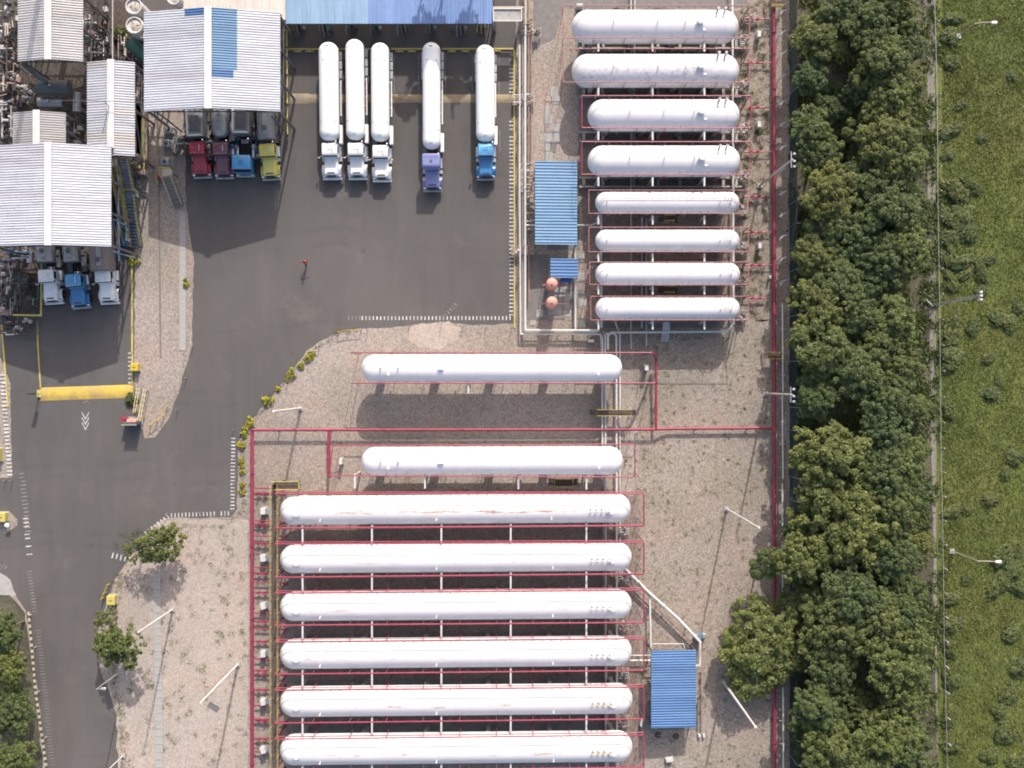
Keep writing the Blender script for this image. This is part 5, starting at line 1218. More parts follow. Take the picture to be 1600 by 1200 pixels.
pipe('cable_line', 'dark cable crossing the narrow gabled roof from left to right', 'cable', [(95, 157, 9.2), (170, 158, 9.2), (222, 160, 9.4)], .03, STEEL)
pipe('cable_line', 'dark cable slanting down from the middle of the narrow gabled roof', 'cable', [(162, 157, 9.2), (170, 166, 8.8), (160, 209, 8.5)], .04, STEEL)
for lb, px, py, r_, h in (('round white tank top at the top edge beside the large canopy', 208.5, 9, 1.0, 5.5), ('second round white tank top beside the large canopy, with dark scratches', 209.5, 39, 1.03, 5.5), ('round white tank top half hidden by the beige roof', 271, -4, .85, 5.5), ('small round white lid at the upper left of the large canopy', 224, 53, .5, 5)):
    c = P(px, py, h); root = thing('round_tank', lb, 'round tank', (c.x, c.y, 0), 'round upright white tanks'); X, Y = c.x, c.y
    MB().lathe((X, Y, 0), [(0, r_), (h - .1, r_), (h, r_*.97), (h, r_*.86), (h - .25, r_*.84), (h - .25, .02)], 32).build('shell', OFFW, root)
    MB().lathe((X + .1, Y, h - .25), [(0, r_*.62), (.03, r_*.62), (.08, r_*.55)], 20).build('lid', CREAM, root)
    for k in range(3): a_ = k*2.1 + px; MB().bar((X + .2*math.cos(a_), Y + .2*math.sin(a_), h - .14), (X + .6*math.cos(a_)*r_, Y + .6*math.sin(a_)*r_, h - .14), .05, .04).build('bracket', STEEL, root, smooth=False)
c = P(214, 72, 3); root = thing('covered_vessel', 'dull green covered vessel left of the large canopy', 'vessel', (c.x, c.y, 0)); MB().tube([(c.x - 1, c.y + .7, 2.2), (c.x + 1.0, c.y - 1.0, 2.2)], .95, 20).build('body', DIRTP, root); MB().tube([(c.x - .6, c.y + 1.2, 3.0), (c.x + 1.2, c.y - .4, 3.0)], .05, 6).build('rod', GALV, root)
# dark vessels in the gap below the top-left roof
for lb, a_, b_, r_, z, m in (('dark grey horizontal drum in the shade below the top left roof', (62, 137), (106, 137), .9, 4, STEEL), ('paler grey drum in front of the shaded dark drum', (64, 160), (96, 160), .62, 3, TANKG), ('short upright looking grey drum left of the narrow gabled roof', (120, 148), (120, 172), .5, 3, TANKG)):
    A, B = P(*a_, z), P(*b_, z); root = thing('process_drum', lb, 'drum', ((A.x+B.x)/2, (A.y+B.y)/2, 0), 'grey drums below the top left roof')
    d = (B - A).normalized(); MB().tube([A - d*.25, A, B, B + d*.25], r_, 20).build('shell', m, root)
    for p in (A + (B-A)*.2, A + (B-A)*.8): MB().box((p.x, p.y, 0), (.4, .4, z - r_ + .1)).build('saddle', CONCD, root, smooth=False)
    MB().tube([(A + (B-A)*.5), (A + (B-A)*.5) + Vector((0, 0, r_ + .4))], .12, 8).build('nozzle', GALV, root)
pipe('duct', 'dark slanting duct between the top left roof and the dark drum', 'duct', [(34, 98, 7.0), (58, 118, 5.5), (74, 128, 5.0)], .3, STEEL)

def skid(label, px, py, w, h, seed, zmax=3.0, tones=None):
    rr = random.Random(seed); c = P(px, py, zmax*.5); X, Y = c.x, c.y; W, Hh = w*MPP, h*MPP; tones = tones or [RUST, PIPEB, CREAM, STEEL, PIPEG, OFFW, DARK]
    root = thing('process_skid', label, 'pipework', (X, Y, 0), 'cluttered process pipework at the left edge')
    for sx in (-1, 1): MB().bar((X + sx*W/2, Y - Hh/2, .15), (X + sx*W/2, Y + Hh/2, .15), .14, .2).build('skid_beam', STEEL, root, smooth=False)
    for sx in (-1, 1):
        for sy in (-1, 1): MB().box((X + sx*W/2, Y + sy*Hh/2, 0), (.12, .12, zmax)).build('post', STEEL, root, smooth=False)
    for k in range(int(5 + W*Hh*.9)):
        z = rr.uniform(.4, zmax); r_ = rr.uniform(.03, .1); x0, y0 = X + rr.uniform(-.5, .5)*W, Y + rr.uniform(-.5, .5)*Hh
        if rr.random() < .5: pts = [(X - W/2, y0, z), (x0, y0, z), (x0, y0 + rr.uniform(-.5, .5), z), (X + W/2*rr.random(), y0 + rr.uniform(-.4, .4), z)]
        else: pts = [(x0, Y - Hh/2, z), (x0, y0, z), (x0, y0 + .1, z*.5), (x0 + rr.uniform(-.7, .7), Y + Hh/2*rr.random() + .2, z*.5)]
        MB().tube(pts, r_, 7).build('pipe', rr.choice(tones), root)
    for k in range(int(4 + W*Hh*.7)):
        x0, y0, z = X + rr.uniform(-.45, .45)*W, Y + rr.uniform(-.45, .45)*Hh, rr.uniform(.5, zmax*.9)
        if rr.random() < .45: MB().cbox((x0, y0, z - .4), (rr.uniform(.25, .8), rr.uniform(.25, .7), rr.uniform(.3, .7)), .04, rr.uniform(-.3, .3)).build('pump', rr.choice(tones), root)
        else: MB().lathe((x0, y0, z - .5), [(0, .15), (.1, .25), (.5, .25), (.6, .1), (.9, .06)], 12).build('valve', rr.choice(tones), root)
    return root
sk = [('rusty pipework at the top left corner, left of the dusty roof', 12, 30, 28, 60, 3), ('pale and brown pipework beside the lower left side of the dusty roof', 12, 95, 30, 60, 3),
      ('tangled pipework with cream blocks left of the dark drums', 18, 128, 34, 36, 3), ('dense small pipework left of the small cream roof', 8, 180, 22, 70, 3), ('cream coloured pump cluster below the dusty roof corner', 40, 150, 24, 30, 2.5),
      ('brown pipework in the gap right of the dusty top left roof', 148, 30, 26, 60, 4), ('brown valves above the narrow gabled roof', 152, 70, 34, 38, 4), ('dark pipework between the narrow and small gabled roofs', 118, 205, 24, 44, 3),
      ('pipework beside the round white tanks', 190, 72, 20, 40, 4), ('blue grey machinery just below the plain canopy at left', 34, 398, 52, 24, 3), ('pale pipework at the far left below the plain canopy', 8, 430, 26, 60, 3),
      ('dark netted machinery inside the yellow pipe frame', 42, 450, 36, 56, 3), ('brownish pipes at the far left level with the yellow frame bottom', 8, 475, 26, 36, 2.5), ('low pipes and pale slabs below the yellow pipe frame', 30, 508, 48, 26, 1.5),
      ('small valves in the narrow gap left of the large canopy', 216, 130, 10, 60, 4), ('dark valve gear in the gap beside the narrow gabled roof corner', 218, 262, 14, 26, 3), ('junk and valves behind the red cab truck', 296, 190, 14, 50, 2),
      ('small cages and pumps on the shaded strip left of the red cab', 285, 222, 24, 40, 1.5), ('dark machinery under the blue stairs', 196, 330, 20, 110, 2.5), ('loose gear between the maroon and blue cabs', 368, 225, 8, 44, 2),
      ('gear between the blue and yellow cabs', 401, 225, 8, 48, 2), ('gear stacked between the red and maroon cabs', 328, 222, 8, 50, 2)]
for i, (lb, px, py, w, h, zm) in enumerate(sk):
    tn = [BLUEST, STEEL, GALV, OFFW, TB] if 'blue' in lb else ([DIRTP, STEEL, DARK, RUST] if 'netted' in lb else [RUST, PIPEB, STEEL, CREAM] if 'dark' in lb else None)
    skid(lb, px, py, w, h, 500 + i, zm, tn)
# pumps seen below the blue truck shed
for i, px in enumerate((466, 506, 548, 586, 628, 672, 720, 752)):
    rr = random.Random(900 + i); c = P(px, 38, 1.5); root = thing('filling_arm', 'dark filling arm under the blue truck shed edge, ' + ORD[i] + ' from the large canopy', 'filling arm', (c.x, c.y, 0), 'filling arms along the truck shed edge'); X, Y = c.x, c.y
    MB().box((X, Y + .2, 0), (.5, .5, 1.6)).build('pedestal', STEEL, root, smooth=False)
    for k in range(3): MB().tube([(X - .3 + .3*k, Y + .2, 1.6), (X - .3 + .3*k, Y + .2, 2.4), (X - .5 + .5*k, Y - .6 - rr.random()*.4, 2.2), (X - .5 + .5*k, Y - .8 - rr.random()*.5, 1.0)], .06, 7).build('arm', YELD if i == 7 else rr.choice([STEEL, GALV, PIPEB]), root)
    MB().lathe((X + .5, Y - .1, 0), [(0, .2), (.5, .25), (.7, .15)], 10).build('pump', rr.choice([STEEL, GALV]), root)
stopper = None
for i, px in enumerate((465, 484, 590, 603, 624, 644, 706, 727, 776)):
    if stopper is None:
        stopper = thing('wheel_stop', 'x', 'wheel stop', (0, 0, 0), 'worn yellow wheel stops along the top of the yard'); MB().cbox((0, 0, 0), (1.0, .2, .16), .04).build('block', YELD, stopper); MB().box((-.3, 0, .16), (.1, .1, .02)).box((.3, 0, .16), (.1, .1, .02)).build('bolts', STEEL, stopper); kids_cache(stopper); o = stopper
    else: o = copy_tree(stopper)
    o.location = P(px, 80.5) + Vector((0, 0, .008)); o['label'] = 'worn yellow wheel stop at the top of the yard, ' + ORD[i] + ' from the large canopy'
# transformers on the strip beside the trucks
for i, (px, py) in enumerate(((261, 202), (259, 223), (257, 252))):
    c = P(px, py, 1.0); root = thing('pump_unit', 'silver grey pump unit on the shaded strip, ' + ORD[i] + ' from the canopy edge', 'pump', (c.x, c.y, 0), 'silver pump units left of the red cab truck'); X, Y = c.x, c.y
    MB().cbox((X, Y, .2), (1.0, .9, .8), .08).build('housing', GALV, root); MB().lathe((X, Y, 1.0), [(0, .25), (.15, .25), (.2, .15)], 14).build('fan', STEEL, root); MB().box((X, Y, 0), (1.2, 1.1, .2)).build('base', CONC, root, smooth=False)
    MB().tube([(X + .5, Y + .3, .6), (X + .8, Y + .3, .6), (X + .8, Y - .3, .6), (X + .5, Y - .3, .6)], .05, 7).build('pipe', CREAM, root)
root = thing('mesh_cage', 'low cream framed cage below the silver pump units', 'cage', P(261, 257)); c = root.location
for x0, y0, x1, y1 in ((-.9, -.8, .9, -.8), (-.9, .8, .9, .8), (-.9, -.8, -.9, .8), (.9, -.8, .9, .8)):
    for z in (.1, .8): MB().bar((c.x + x0, c.y + y0, z), (c.x + x1, c.y + y1, z), .05, .05).build('frame_bar', CREAM, root, smooth=False)
pipe('barrier_pole', 'slanting pale pole stub on the asphalt at the foot of the brownish stairs', 'pole', [(283, 327, .4), (294, 334, 1.2)], .05, GALV)
pipe('shade_pipe', 'thin white pipe across the gravel island level with the blue landing', 'pipe', [(214, 297, .2), (232, 300, .2)], .05, OFFW)
c = P(248, 276, 1); root = thing('red_drum', 'small red drum on the shaded strip left of the brownish stairs', 'drum', (c.x, c.y, 0)); MB().lathe((c.x, c.y, 0), [(0, .3), (.85, .3), (.86, .26)], 18).build('body', TR, root); MB().lathe((c.x, c.y, .86), [(0, .1), (.04, .1)], 10).build('lid', STEEL, root)
# yellow boxes
for px, py, w, h, lb, m in ((214, 574, .95, .95, 'yellow box beside the kerb above the yellow speed hump', YEL), (177.5, 936, 1.05, 1.15, 'yellow box on the left road edge below the spreading tree', YELD), (7, 807, 1.15, 1.15, 'yellow box on the tiny island at the left edge', YELD), (222, 262, 1.0, .6, 'small yellow box beside the stairs head', YEL), (3, 710, .35, 1.7, 'narrow yellow box on the far left verge', YELD)):
    root = thing('equipment_box', lb, 'box', P(px, py), 'yellow equipment boxes'); c = root.location
    MB().cbox((c.x, c.y, .12), (w, h, .95), .06).build('housing', m, root, smooth=False); MB().box((c.x, c.y, 0), (w + .15, h + .15, .12)).build('base', CONC, root, smooth=False); MB().bar((c.x - w*.2, c.y, 1.09), (c.x + w*.2, c.y, 1.09), .06, .04).build('handle', STEEL, root, smooth=False)
c = P(10, 821, 1); root = thing('white_dome_post', 'round white cap on a post beside the left yellow box', 'post', (c.x, c.y, 0)); MB().tube([(c.x, c.y, 0), (c.x, c.y, .8)], .05, 6).build('post', STEEL, root); MB().lathe((c.x, c.y, .8), [(0, .3), (.15, .3), (.28, .12)], 16).build('cap', WHITE, root)
# fire point at the island tip
root = thing('fire_point', 'fire point with red extinguisher and hose reels at the gravel island tip', 'fire point', P(212, 656)); c = root.location
MB().box((c.x, c.y - .1, 0), (1.9, 1.0, .1)).build('base', CONC, root, smooth=False)
MB().cbox((c.x, c.y - .35, .1), (1.6, .35, 2.2), .04).build('board', STEEL, root, smooth=False)
MB().bar((c.x - .95, c.y - .55, 2.35), (c.x + .95, c.y - .55, 2.35), .08, .06).build('top_rail', CREAM, root, smooth=False)
MB().tube([(c.x - .95, c.y + .1, .1), (c.x - .95, c.y + .1, 1.9)], .26, 14).build('extinguisher', TR, root)
for dx in (-.1, .5): MB().lathe((c.x + dx, c.y - .1, .8), [(0, .2), (.3, .3), (1.4, .3), (1.5, .2)], 14).build('hose_reel', PINKT, root)
def striped(label, a_, b_, z):
    A, B = P(*a_, z), P(*b_, z); root = thing('striped_rail', label, 'rail', (A.x, A.y, 0), 'yellow and white striped rails by the fire point'); n = 12
    for k in range(n): MB().bar(A + (B-A)*k/n, A + (B-A)*(k+1)/n, .1, .1).build('stripe', YEL if k % 2 else OFFW, root, smooth=False)
    for f in (.05, .95): p = A + (B-A)*f; MB().box((p.x, p.y, 0), (.08, .08, z)).build('post', YEL, root, smooth=False)
striped('left outer striped rail running down to the fire point', (214, 606), (208, 645), 1.0); striped('left inner striped rail running down to the fire point', (218, 606), (211, 645), 1.0)
striped('right inner striped rail running down to the fire point', (225, 607), (216, 655), 1.3); striped('right outer striped rail running down to the fire point', (228, 608), (220, 655), 1.3)
root = thing('signal_post', 'dark signal post at the left end of the yellow speed hump', 'signal', P(62, 615)); c = root.location
MB().box((c.x, c.y, 0), (.5, .9, .25)).build('base', YELD, root, smooth=False); MB().box((c.x, c.y, .25), (.12, .12, 2.6)).build('post', CREAM, root, smooth=False); MB().cbox((c.x + .1, c.y, 1.7), (.5, .2, 1.3), .03).build('signal_head', DARK, root, smooth=False)

# ------------------------------------------------------------ the man crossing the yard
SKIN = mat('skin', (.20, .11, .07), .6); SHIRT = mat('red_shirt', (.42, .04, .04), .8, var=.2); TROU = mat('dark_trousers', (.02, .022, .03), .85); HAIR = mat('black_hair', (.01, .009, .008), .7)
root = thing('person', 'walking man in a red shirt and dark trousers alone on the asphalt', 'person', P(479, 411)); root.rotation_euler.z = R(15); root.scale = (1.08, 1.08, 1.06)
V = [(0, 0, .93), (0, 0, 1.08), (0, .02, 1.28), (0, .02, 1.44), (0, 0, 1.53), (0, -.02, 1.66), (0, -.02, 1.76),
     (-.10, 0, .90), (-.12, -.22, .50), (-.12, -.24, .09), (-.12, -.40, .04), (.10, 0, .90), (.12, .12, .48), (.12, .36, .12), (.12, .26, .04),
     (-.20, .02, 1.42), (-.34, .16, 1.18), (-.36, .02, .98), (-.36, -.04, .90), (.20, .02, 1.42), (.36, -.08, 1.20), (.42, -.30, 1.10), (.43, -.38, 1.12)]
E = [(0,1),(1,2),(2,3),(3,4),(4,5),(5,6),(0,7),(7,8),(8,9),(9,10),(0,11),(11,12),(12,13),(13,14),(3,15),(15,16),(16,17),(17,18),(3,19),(19,20),(20,21),(21,22)]
RAD = [.15,.14,.16,.14,.06,.10,.085,.10,.07,.045,.04,.10,.07,.045,.04,.065,.05,.036,.035,.065,.05,.036,.035]
me = bpy.data.meshes.new('body'); me.from_pydata(V, E, []); bo = bpy.data.objects.new('body', me); COL.objects.link(bo); bo.parent = root
sk_ = bo.modifiers.new('skin', 'SKIN'); 
for i, r_ in enumerate(RAD): me.skin_vertices[0].data[i].radius = (r_ * (1.25 if i in (1, 2, 3) else 1), r_)
me.skin_vertices[0].data[0].use_root = True; bo.modifiers.new('sub', 'SUBSURF').levels = 1
bo.modifiers['sub'].render_levels = 2
for m_ in (SHIRT,): me.materials.append(m_)
# clothing by height: shirt above the belt, trousers below, skin on head and hands
m, t, N, L, b = nt('person_body'); s = N.new('ShaderNodeSeparateXYZ'); L.new(obj(t), s.inputs[0])
zc1 = math_(t, 'GREATER_THAN', s.outputs[2], .98); zc2 = math_(t, 'GREATER_THAN', s.outputs[2], 1.50)
ax = math_(t, 'GREATER_THAN', math_(t, 'ABSOLUTE', s.outputs[0]), .30); fore = math_(t, 'MULTIPLY', ax, math_(t, 'LESS_THAN', s.outputs[2], 1.17))
c_ = mixc(t, zc1, (.02, .022, .03), (.42, .04, .04)); c_ = mixc(t, zc2, c_, (.20, .11, .07)); c_ = mixc(t, fore, c_, (.20, .11, .07)); L.new(c_, b.inputs['Base Color']); b.inputs['Roughness'].default_value = .8
me.materials[0] = m
MB().lathe((0, -.01, 1.68), [(0, .105), (.05, .11), (.1, .085), (.125, .03)], 14).build('hair', HAIR, None).parent = root
def hand(x, y, z):
    h = MB().cbox((x, y - .03, z - .09), (.05, .09, .09), .015)
    for k in range(4): h.tube([(x, y - .06 + .022*k, z - .08), (x + .008, y - .065 + .022*k, z - .13), (x - .006, y - .065 + .022*k, z - .165 + .008*abs(k - 1.5))], .009, 5)
    h.tube([(x, y - .075, z - .04), (x - .015, y - .11, z - .075)], .011, 5); return h
for p in ((-.36, -.04, .90), (.43, -.38, 1.14)): hand(*p).build('hand', SKIN, None).parent = root
for p in ((-.12, -.30, 0), (.12, .30, 0)): MB().cbox((p[0], p[1], .0), (.1, .27, .09), .03).build('shoe', HAIR, None).parent = root

# ------------------------------------------------------------ vegetation
def leaf_cloud(name, centres, radii, per, leaf, m, seed, flat=.75, up=.7):
    r = np.random.default_rng(seed); n = len(centres) * per
    c = np.repeat(np.asarray(centres, float), per, 0); rr = np.repeat(np.asarray(radii, float), per)
    d = r.normal(size=(n, 3)); d[:, 2] = np.abs(d[:, 2]) * .9 - .25; d /= np.linalg.norm(d, axis=1, keepdims=True) + 1e-9
    p = c + d * (rr * r.uniform(.55, 1.05, n) )[:, None] * np.array([1, 1, flat])
    nrm = d * .6 + r.normal(size=(n, 3)) * .45; nrm[:, 2] += up; nrm /= np.linalg.norm(nrm, axis=1, keepdims=True)
    t = np.cross(nrm, r.normal(size=(n, 3))); t /= np.linalg.norm(t, axis=1, keepdims=True) + 1e-9; b = np.cross(nrm, t)
    s = leaf * r.uniform(.6, 1.3, n)[:, None]
    v = np.stack([p - t*s, p + b*s*.55, p + t*s, p - b*s*.55], 1).reshape(-1, 3)
    me = bpy.data.meshes.new(name); me.vertices.add(len(v)); me.vertices.foreach_set('co', v.astype(np.float32).ravel())
    me.loops.add(4*n); me.loops.foreach_set('vertex_index', np.arange(4*n, dtype=np.int32)); me.polygons.add(n)
    me.polygons.foreach_set('loop_start', np.arange(0, 4*n, 4, dtype=np.int32)); me.update(); me.validate(); me.materials.append(m); return me
def crown_mesh(seed, m, Rr=3.5, Hc=3.2, nl=9, ncl=230, per=46, leaf=.17, sparse=0.0):
    """lobed crown about the origin (0,0,0) = crown base, radius Rr: lobes > clumps > leaves"""
    r = np.random.default_rng(seed); lobes = [(0, 0, Hc*.45, Rr*.55)]
    for k in range(nl):
        a = k * 2*math.pi/nl + r.uniform(-.5, .5); q = Rr * r.uniform(.38, .80); lobes.append((q*math.cos(a), q*math.sin(a), Hc*r.uniform(.15, .55), Rr*r.uniform(.18, .42)))
    for k in range(nl // 2): a = r.uniform(0, 6.28); q = Rr*r.uniform(.1, .4); lobes.append((q*math.cos(a), q*math.sin(a), Hc*r.uniform(.5, .8), Rr*r.uniform(.25, .36)))
    C, S = [], []
    while len(C) < ncl:
        lo = lobes[r.integers(len(lobes))]; d = r.normal(size=3); d[2] = abs(d[2]) - .35; d /= np.linalg.norm(d)
        q = lo[3] * r.uniform(.70, 1.30); p = np.array([lo[0] + d[0]*q, lo[1] + d[1]*q, lo[2] + d[2]*q*.8])
        if sparse and r.random() < sparse: continue
        C.append(p); S.append(Rr * r.uniform(.05, .125))
    return leaf_cloud('crown', C, S, per, leaf, m, seed + 1)
CR = []
for k in range(9): CR.append(crown_mesh(40 + k, [LEAFA, LEAFB, LEAFC][k % 3], 3.5, 3.4, 8 + k % 4, 420, 58, .105 + .012*(k % 3)))
def tree(label, px, py, rpx, h, m_idx, group=None, cat='tree', name='broadleaf_tree', mesh=None, rz=None, zs=1.0):
    ztop = h; c = P(px, py, h*.75); root = thing(name, label, cat, (c.x, c.y, 0), group); rad = rpx * MPP * .93
    rr = random.Random(int(px*7 + py)); o = bpy.data.objects.new('crown', mesh or CR[m_idx]); COL.objects.link(o); o.parent = root; s = rad / 3.5
    o.scale = (s, s * rr.uniform(.88, 1.1), s * .95 * zs); o.location = (0, 0, max(.4, h - 3.2 * s * .95)); o.rotation_euler.z = rr.uniform(0, 6.28) if rz is None else rz
    t = MB(); zb = h - 1.6*s; t.tube([(0, 0, 0), (.08*s, .05, zb*.5), (-.05, .06, zb)], .10 + .06*s*1.6, 9, .06*s + .03)
    for k in range(6):
        a = k*1.05 + rr.random(); q = rad*rr.uniform(.45, .7); t.tube([(0, 0, zb*rr.uniform(.45, .8)), (q*.5*math.cos(a), q*.5*math.sin(a), zb*.95), (q*math.cos(a), q*math.sin(a), zb + rr.uniform(.3, 1.0)*s)], .07*s, 6, .025)
    o2 = t.build('trunk', BARK, None); o2.parent = root; return root
# belt of trees between the fence and the track
belt = [(1275,60,40,0),(1264,122,26,1),(1318,18,34,1),(1362,38,46,0),(1418,20,36,2),(1425,78,38,1),(1378,100,44,1),(1438,130,30,0),(1388,160,40,2),(1342,140,28,1),(1268,205,34,2),(1282,245,32,1),(1385,222,46,0),(1345,205,26,1),(1425,262,42,2),(1298,305,46,0),(1350,285,34,1),(1380,320,42,1),(1438,330,36,0),(1292,355,36,1),(1340,370,36,1),
        (1268,405,34,0),(1425,385,44,2),(1375,410,38,1),(1305,440,40,0),(1350,450,30,1),(1405,440,38,0),(1275,480,38,2),(1330,492,38,1),(1412,508,46,2),(1368,545,38,1),(1278,548,44,1),(1325,585,48,0),(1420,578,44,0),(1270,620,34,1),(1388,630,40,1),(1440,640,30,0),
        (1298,705,56,2),(1375,680,36,1),(1412,725,46,2),(1445,700,26,2),(1375,750,40,1),(1318,815,66,2),(1252,828,30,1),(1410,800,48,1),(1250,870,38,2),(1448,850,30,0),(1405,870,40,1),(1330,930,50,1),(1365,965,56,0),(1300,985,46,1),(1420,955,44,1),(1445,1005,34,0),(1300,1050,36,1),(1400,1030,48,2),(1420,1085,44,0),(1350,1105,30,1),(1270,1100,34,1),
        (1300,1160,40,2),(1382,1150,50,2),(1345,1195,44,0),(1430,1170,44,1),(1265,1215,36,1),(1300,-40,40,0),(1390,-50,48,1),(1450,-30,30,1),(1330,1270,50,0),(1425,1270,44,2)]
fill = [(1340,55),(1395,60),(1300,165),(1415,190),(1365,265),(1320,325),(1410,350),(1335,410),(1385,375),(1285,440),(1375,480),(1345,530),(1300,610),(1410,660),(1345,715),(1350,760),(1440,775),(1370,825),(1285,885),(1370,890),(1430,920),(1265,935),(1390,990),(1265,1010),(1360,1050),(1440,1060),(1310,1110),(1280,1160),(1420,1130),(1400,1215)]
belt += [(x, y, 36 + (x * 7) % 9, 1) for x, y in fill]; NB = len(belt) - len(fill)
used = {}
for i, (px, py, r_, tn) in enumerate(belt):
    if px > 1400: px, r_ = px - 16, r_ * .88
    tone = ('olive-green', 'dark-green', 'yellow-green')[tn]; size = ('shaded low' if i >= NB else 'small') if r_ < 34 or i >= NB else ('medium' if r_ < 44 else 'broad')
    place = 'hugging the mesh fence' if px < 1312 else ('mid-belt' if px < 1395 else 'beside the farm track')
    lb = f'{size} {tone} tree {place}, opposite the {lvl(py)}'
    if lb in used: lb = 'next lower ' + lb
    if lb in used: lb = 'lowest, ' + lb
    used[lb] = 1
    hh_t = {'small': 6.0, 'shaded low': 5.0, 'medium': 7.6, 'broad': 9.0}[size] + ((i * 37) % 10) * .12
    if i >= NB: hh_t = 4.6 + (i % 5) * .25
    tree(lb, px, py, r_ * 1.12, hh_t, (tn + 3 * (i % 3)), 'trees in the belt beside the compound')
# single trees
tree('round dense tree overhanging the fire main at the lower right', 1193, 1020, 75, 7.5, 0, mesh=crown_mesh(70, LEAFC, 3.5, 2.6, 13, 560, 52, .13), zs=.8)
tree('small tree leaning over the fire main above the round dense tree', 1198, 880, 30, 6.0, 4)
tree('spreading thin tree on the road edge, dense right half', 248, 850, 40, 5.5, 0, mesh=crown_mesh(71, LEAFA, 3.5, 2.4, 9, 260, 40, .15, .1))
tree('sparse low branches of a roadside tree reaching over the asphalt', 210, 862, 27, 4.5, 0, mesh=crown_mesh(72, LEAFA, 3.5, 2.0, 9, 90, 30, .17, .3))
tree('roadside tree beside the leaning pole at lower left', 180, 1012, 43, 6.0, 2, mesh=crown_mesh(73, LEAFC, 3.5, 2.6, 9, 260, 42, .16, .1))
tree('small thin roadside tree just above the lower left one', 165, 974, 26, 5.0, 0, mesh=crown_mesh(74, LEAFA, 3.5, 2.2, 7, 130, 36, .16, .2))
for lb, px, py, r_, k in (('dense tree at the left edge beside the start of the striped kerb', 8, 985, 36, 1), ('dense tree at the left edge just below the uppermost kerbside tree', 12, 1045, 34, 2), ('large tree filling the lower left corner', 10, 1110, 50, 0), ('tree at the very bottom left beside the striped kerb', 22, 1185, 40, 3)):
    tree(lb, px, py, r_, 6.5, k, 'trees left of the striped kerb')
# two tall trees and a floodlight pole just north of the truck shed: they throw the shadows on its roof
for lb, px, py, r_, h, k in (('slim tree beyond the top edge, nearest the beige shed', 660, -51, 22, 10.8, 1), ('wide tree beyond the top edge shading the blue truck shed', 698, -74, 38, 10.8, 1), ('tree beyond the top edge near the end of the blue truck shed', 746, -72, 30, 10.6, 0)):
    tree(lb, px, py, r_, h, k, 'tall trees north of the truck shed')
lamp('tall floodlight pole north of the truck shed', 752, -54, 748, -105, 'flood', STEEL, .14, 13)
# shrubs
def shrub_mesh(seed, m, Rr=1.0, ncl=40, per=34, leaf=.11):
    r = np.random.default_rng(seed); C = []; S = []
    for k in range(ncl): a = r.uniform(0, 6.28); q = Rr * math.sqrt(r.random()) * .8 * (1 + .3*math.sin(3*a + seed)); C.append((q*math.cos(a), q*math.sin(a), Rr*.7*(1 - (q/Rr)**2) * r.uniform(.5, 1.1))); S.append(Rr*r.uniform(.14, .28))
    return leaf_cloud('leaves', C, S, per, leaf, m, seed)
SHY = [shrub_mesh(5 + k, LEAFY, 1, 22, 26, .13) for k in range(3)]; SHG = [shrub_mesh(15 + k, LEAFG, 1.0, 60, 34, .12) for k in range(4)]; SHO = [shrub_mesh(25 + k, LEAFB, 1, 50, 32, .12) for k in range(3)]
def shrub(lb, px, py, rpx, meshes, i, group, name='shrub', hz=1.0):
    root = thing(name, lb, 'shrub', P(px, py), group); s = rpx * MPP; o = bpy.data.objects.new('foliage', meshes[i % len(meshes)]); COL.objects.link(o); o.parent = root; rs = random.Random(i*13 + int(px)); e_ = rs.uniform(.75, 1.45) if name == 'meadow_bush' else 1; o.scale = (s * e_, s * (2.0 - e_*.8 - .2) if e_ > 1 else s * (2.1 - e_), s * hz); o.rotation_euler.z = i * 1.7
    t = MB()
    for k in range(4): t.tube([(0, 0, 0), (.3*s*math.cos(k*1.6), .3*s*math.sin(k*1.6), .45*s*hz + .1)], .025, 5)
    t.build('stem', BARK, None).parent = root; return root
ysh = [(488, 553, 6), (482, 560, 6.5), (471, 571, 6), (456, 584, 8), (449, 594, 4), (435, 608, 4.5), (419, 627, 8.5), (391, 659, 7.5), (384, 670, 5), (381, 678, 6), (378, 695, 6.5), (377, 720, 5), (378, 728, 4.5), (379, 737, 5), (379, 757, 5), (379, 768, 5.5), (291, 446, 5), (290, 437, 3.5), (211, 407, 9.5)]
for i, (px, py, r_) in enumerate(ysh):
    lb = 'bright yellow shrub, ' + ORD[i] + ' from the top along the curved gravel edge' if i < 16 else ('small yellow-green shrub on the right edge of the gravel island, upper' if i == 17 else ('small yellow-green shrub on the right edge of the gravel island, lower' if i == 16 else 'bright yellow bush at the foot of the blue stairs'))
    shrub(lb, px, py, r_ * 1.1, SHY, i, 'yellow ornamental shrubs', 'yellow_shrub', 1.3)
shrub('green palm-like bush at the right end of the yellow speed hump', 206, 624, 10, [SHG[0]], 0, 'green bushes on the compound', hz=1.2)
shrub('green bush beside the round white tanks at the top left', 190, 55, 14, [SHG[1]], 1, 'green bushes on the compound', hz=1.4)
shrub('low weeds by the red main below the spray loop of the third wide tank', 1186, 205, 7, [SHO[0]], 2, 'green bushes on the compound', hz=.5)
fr = random.Random(77)
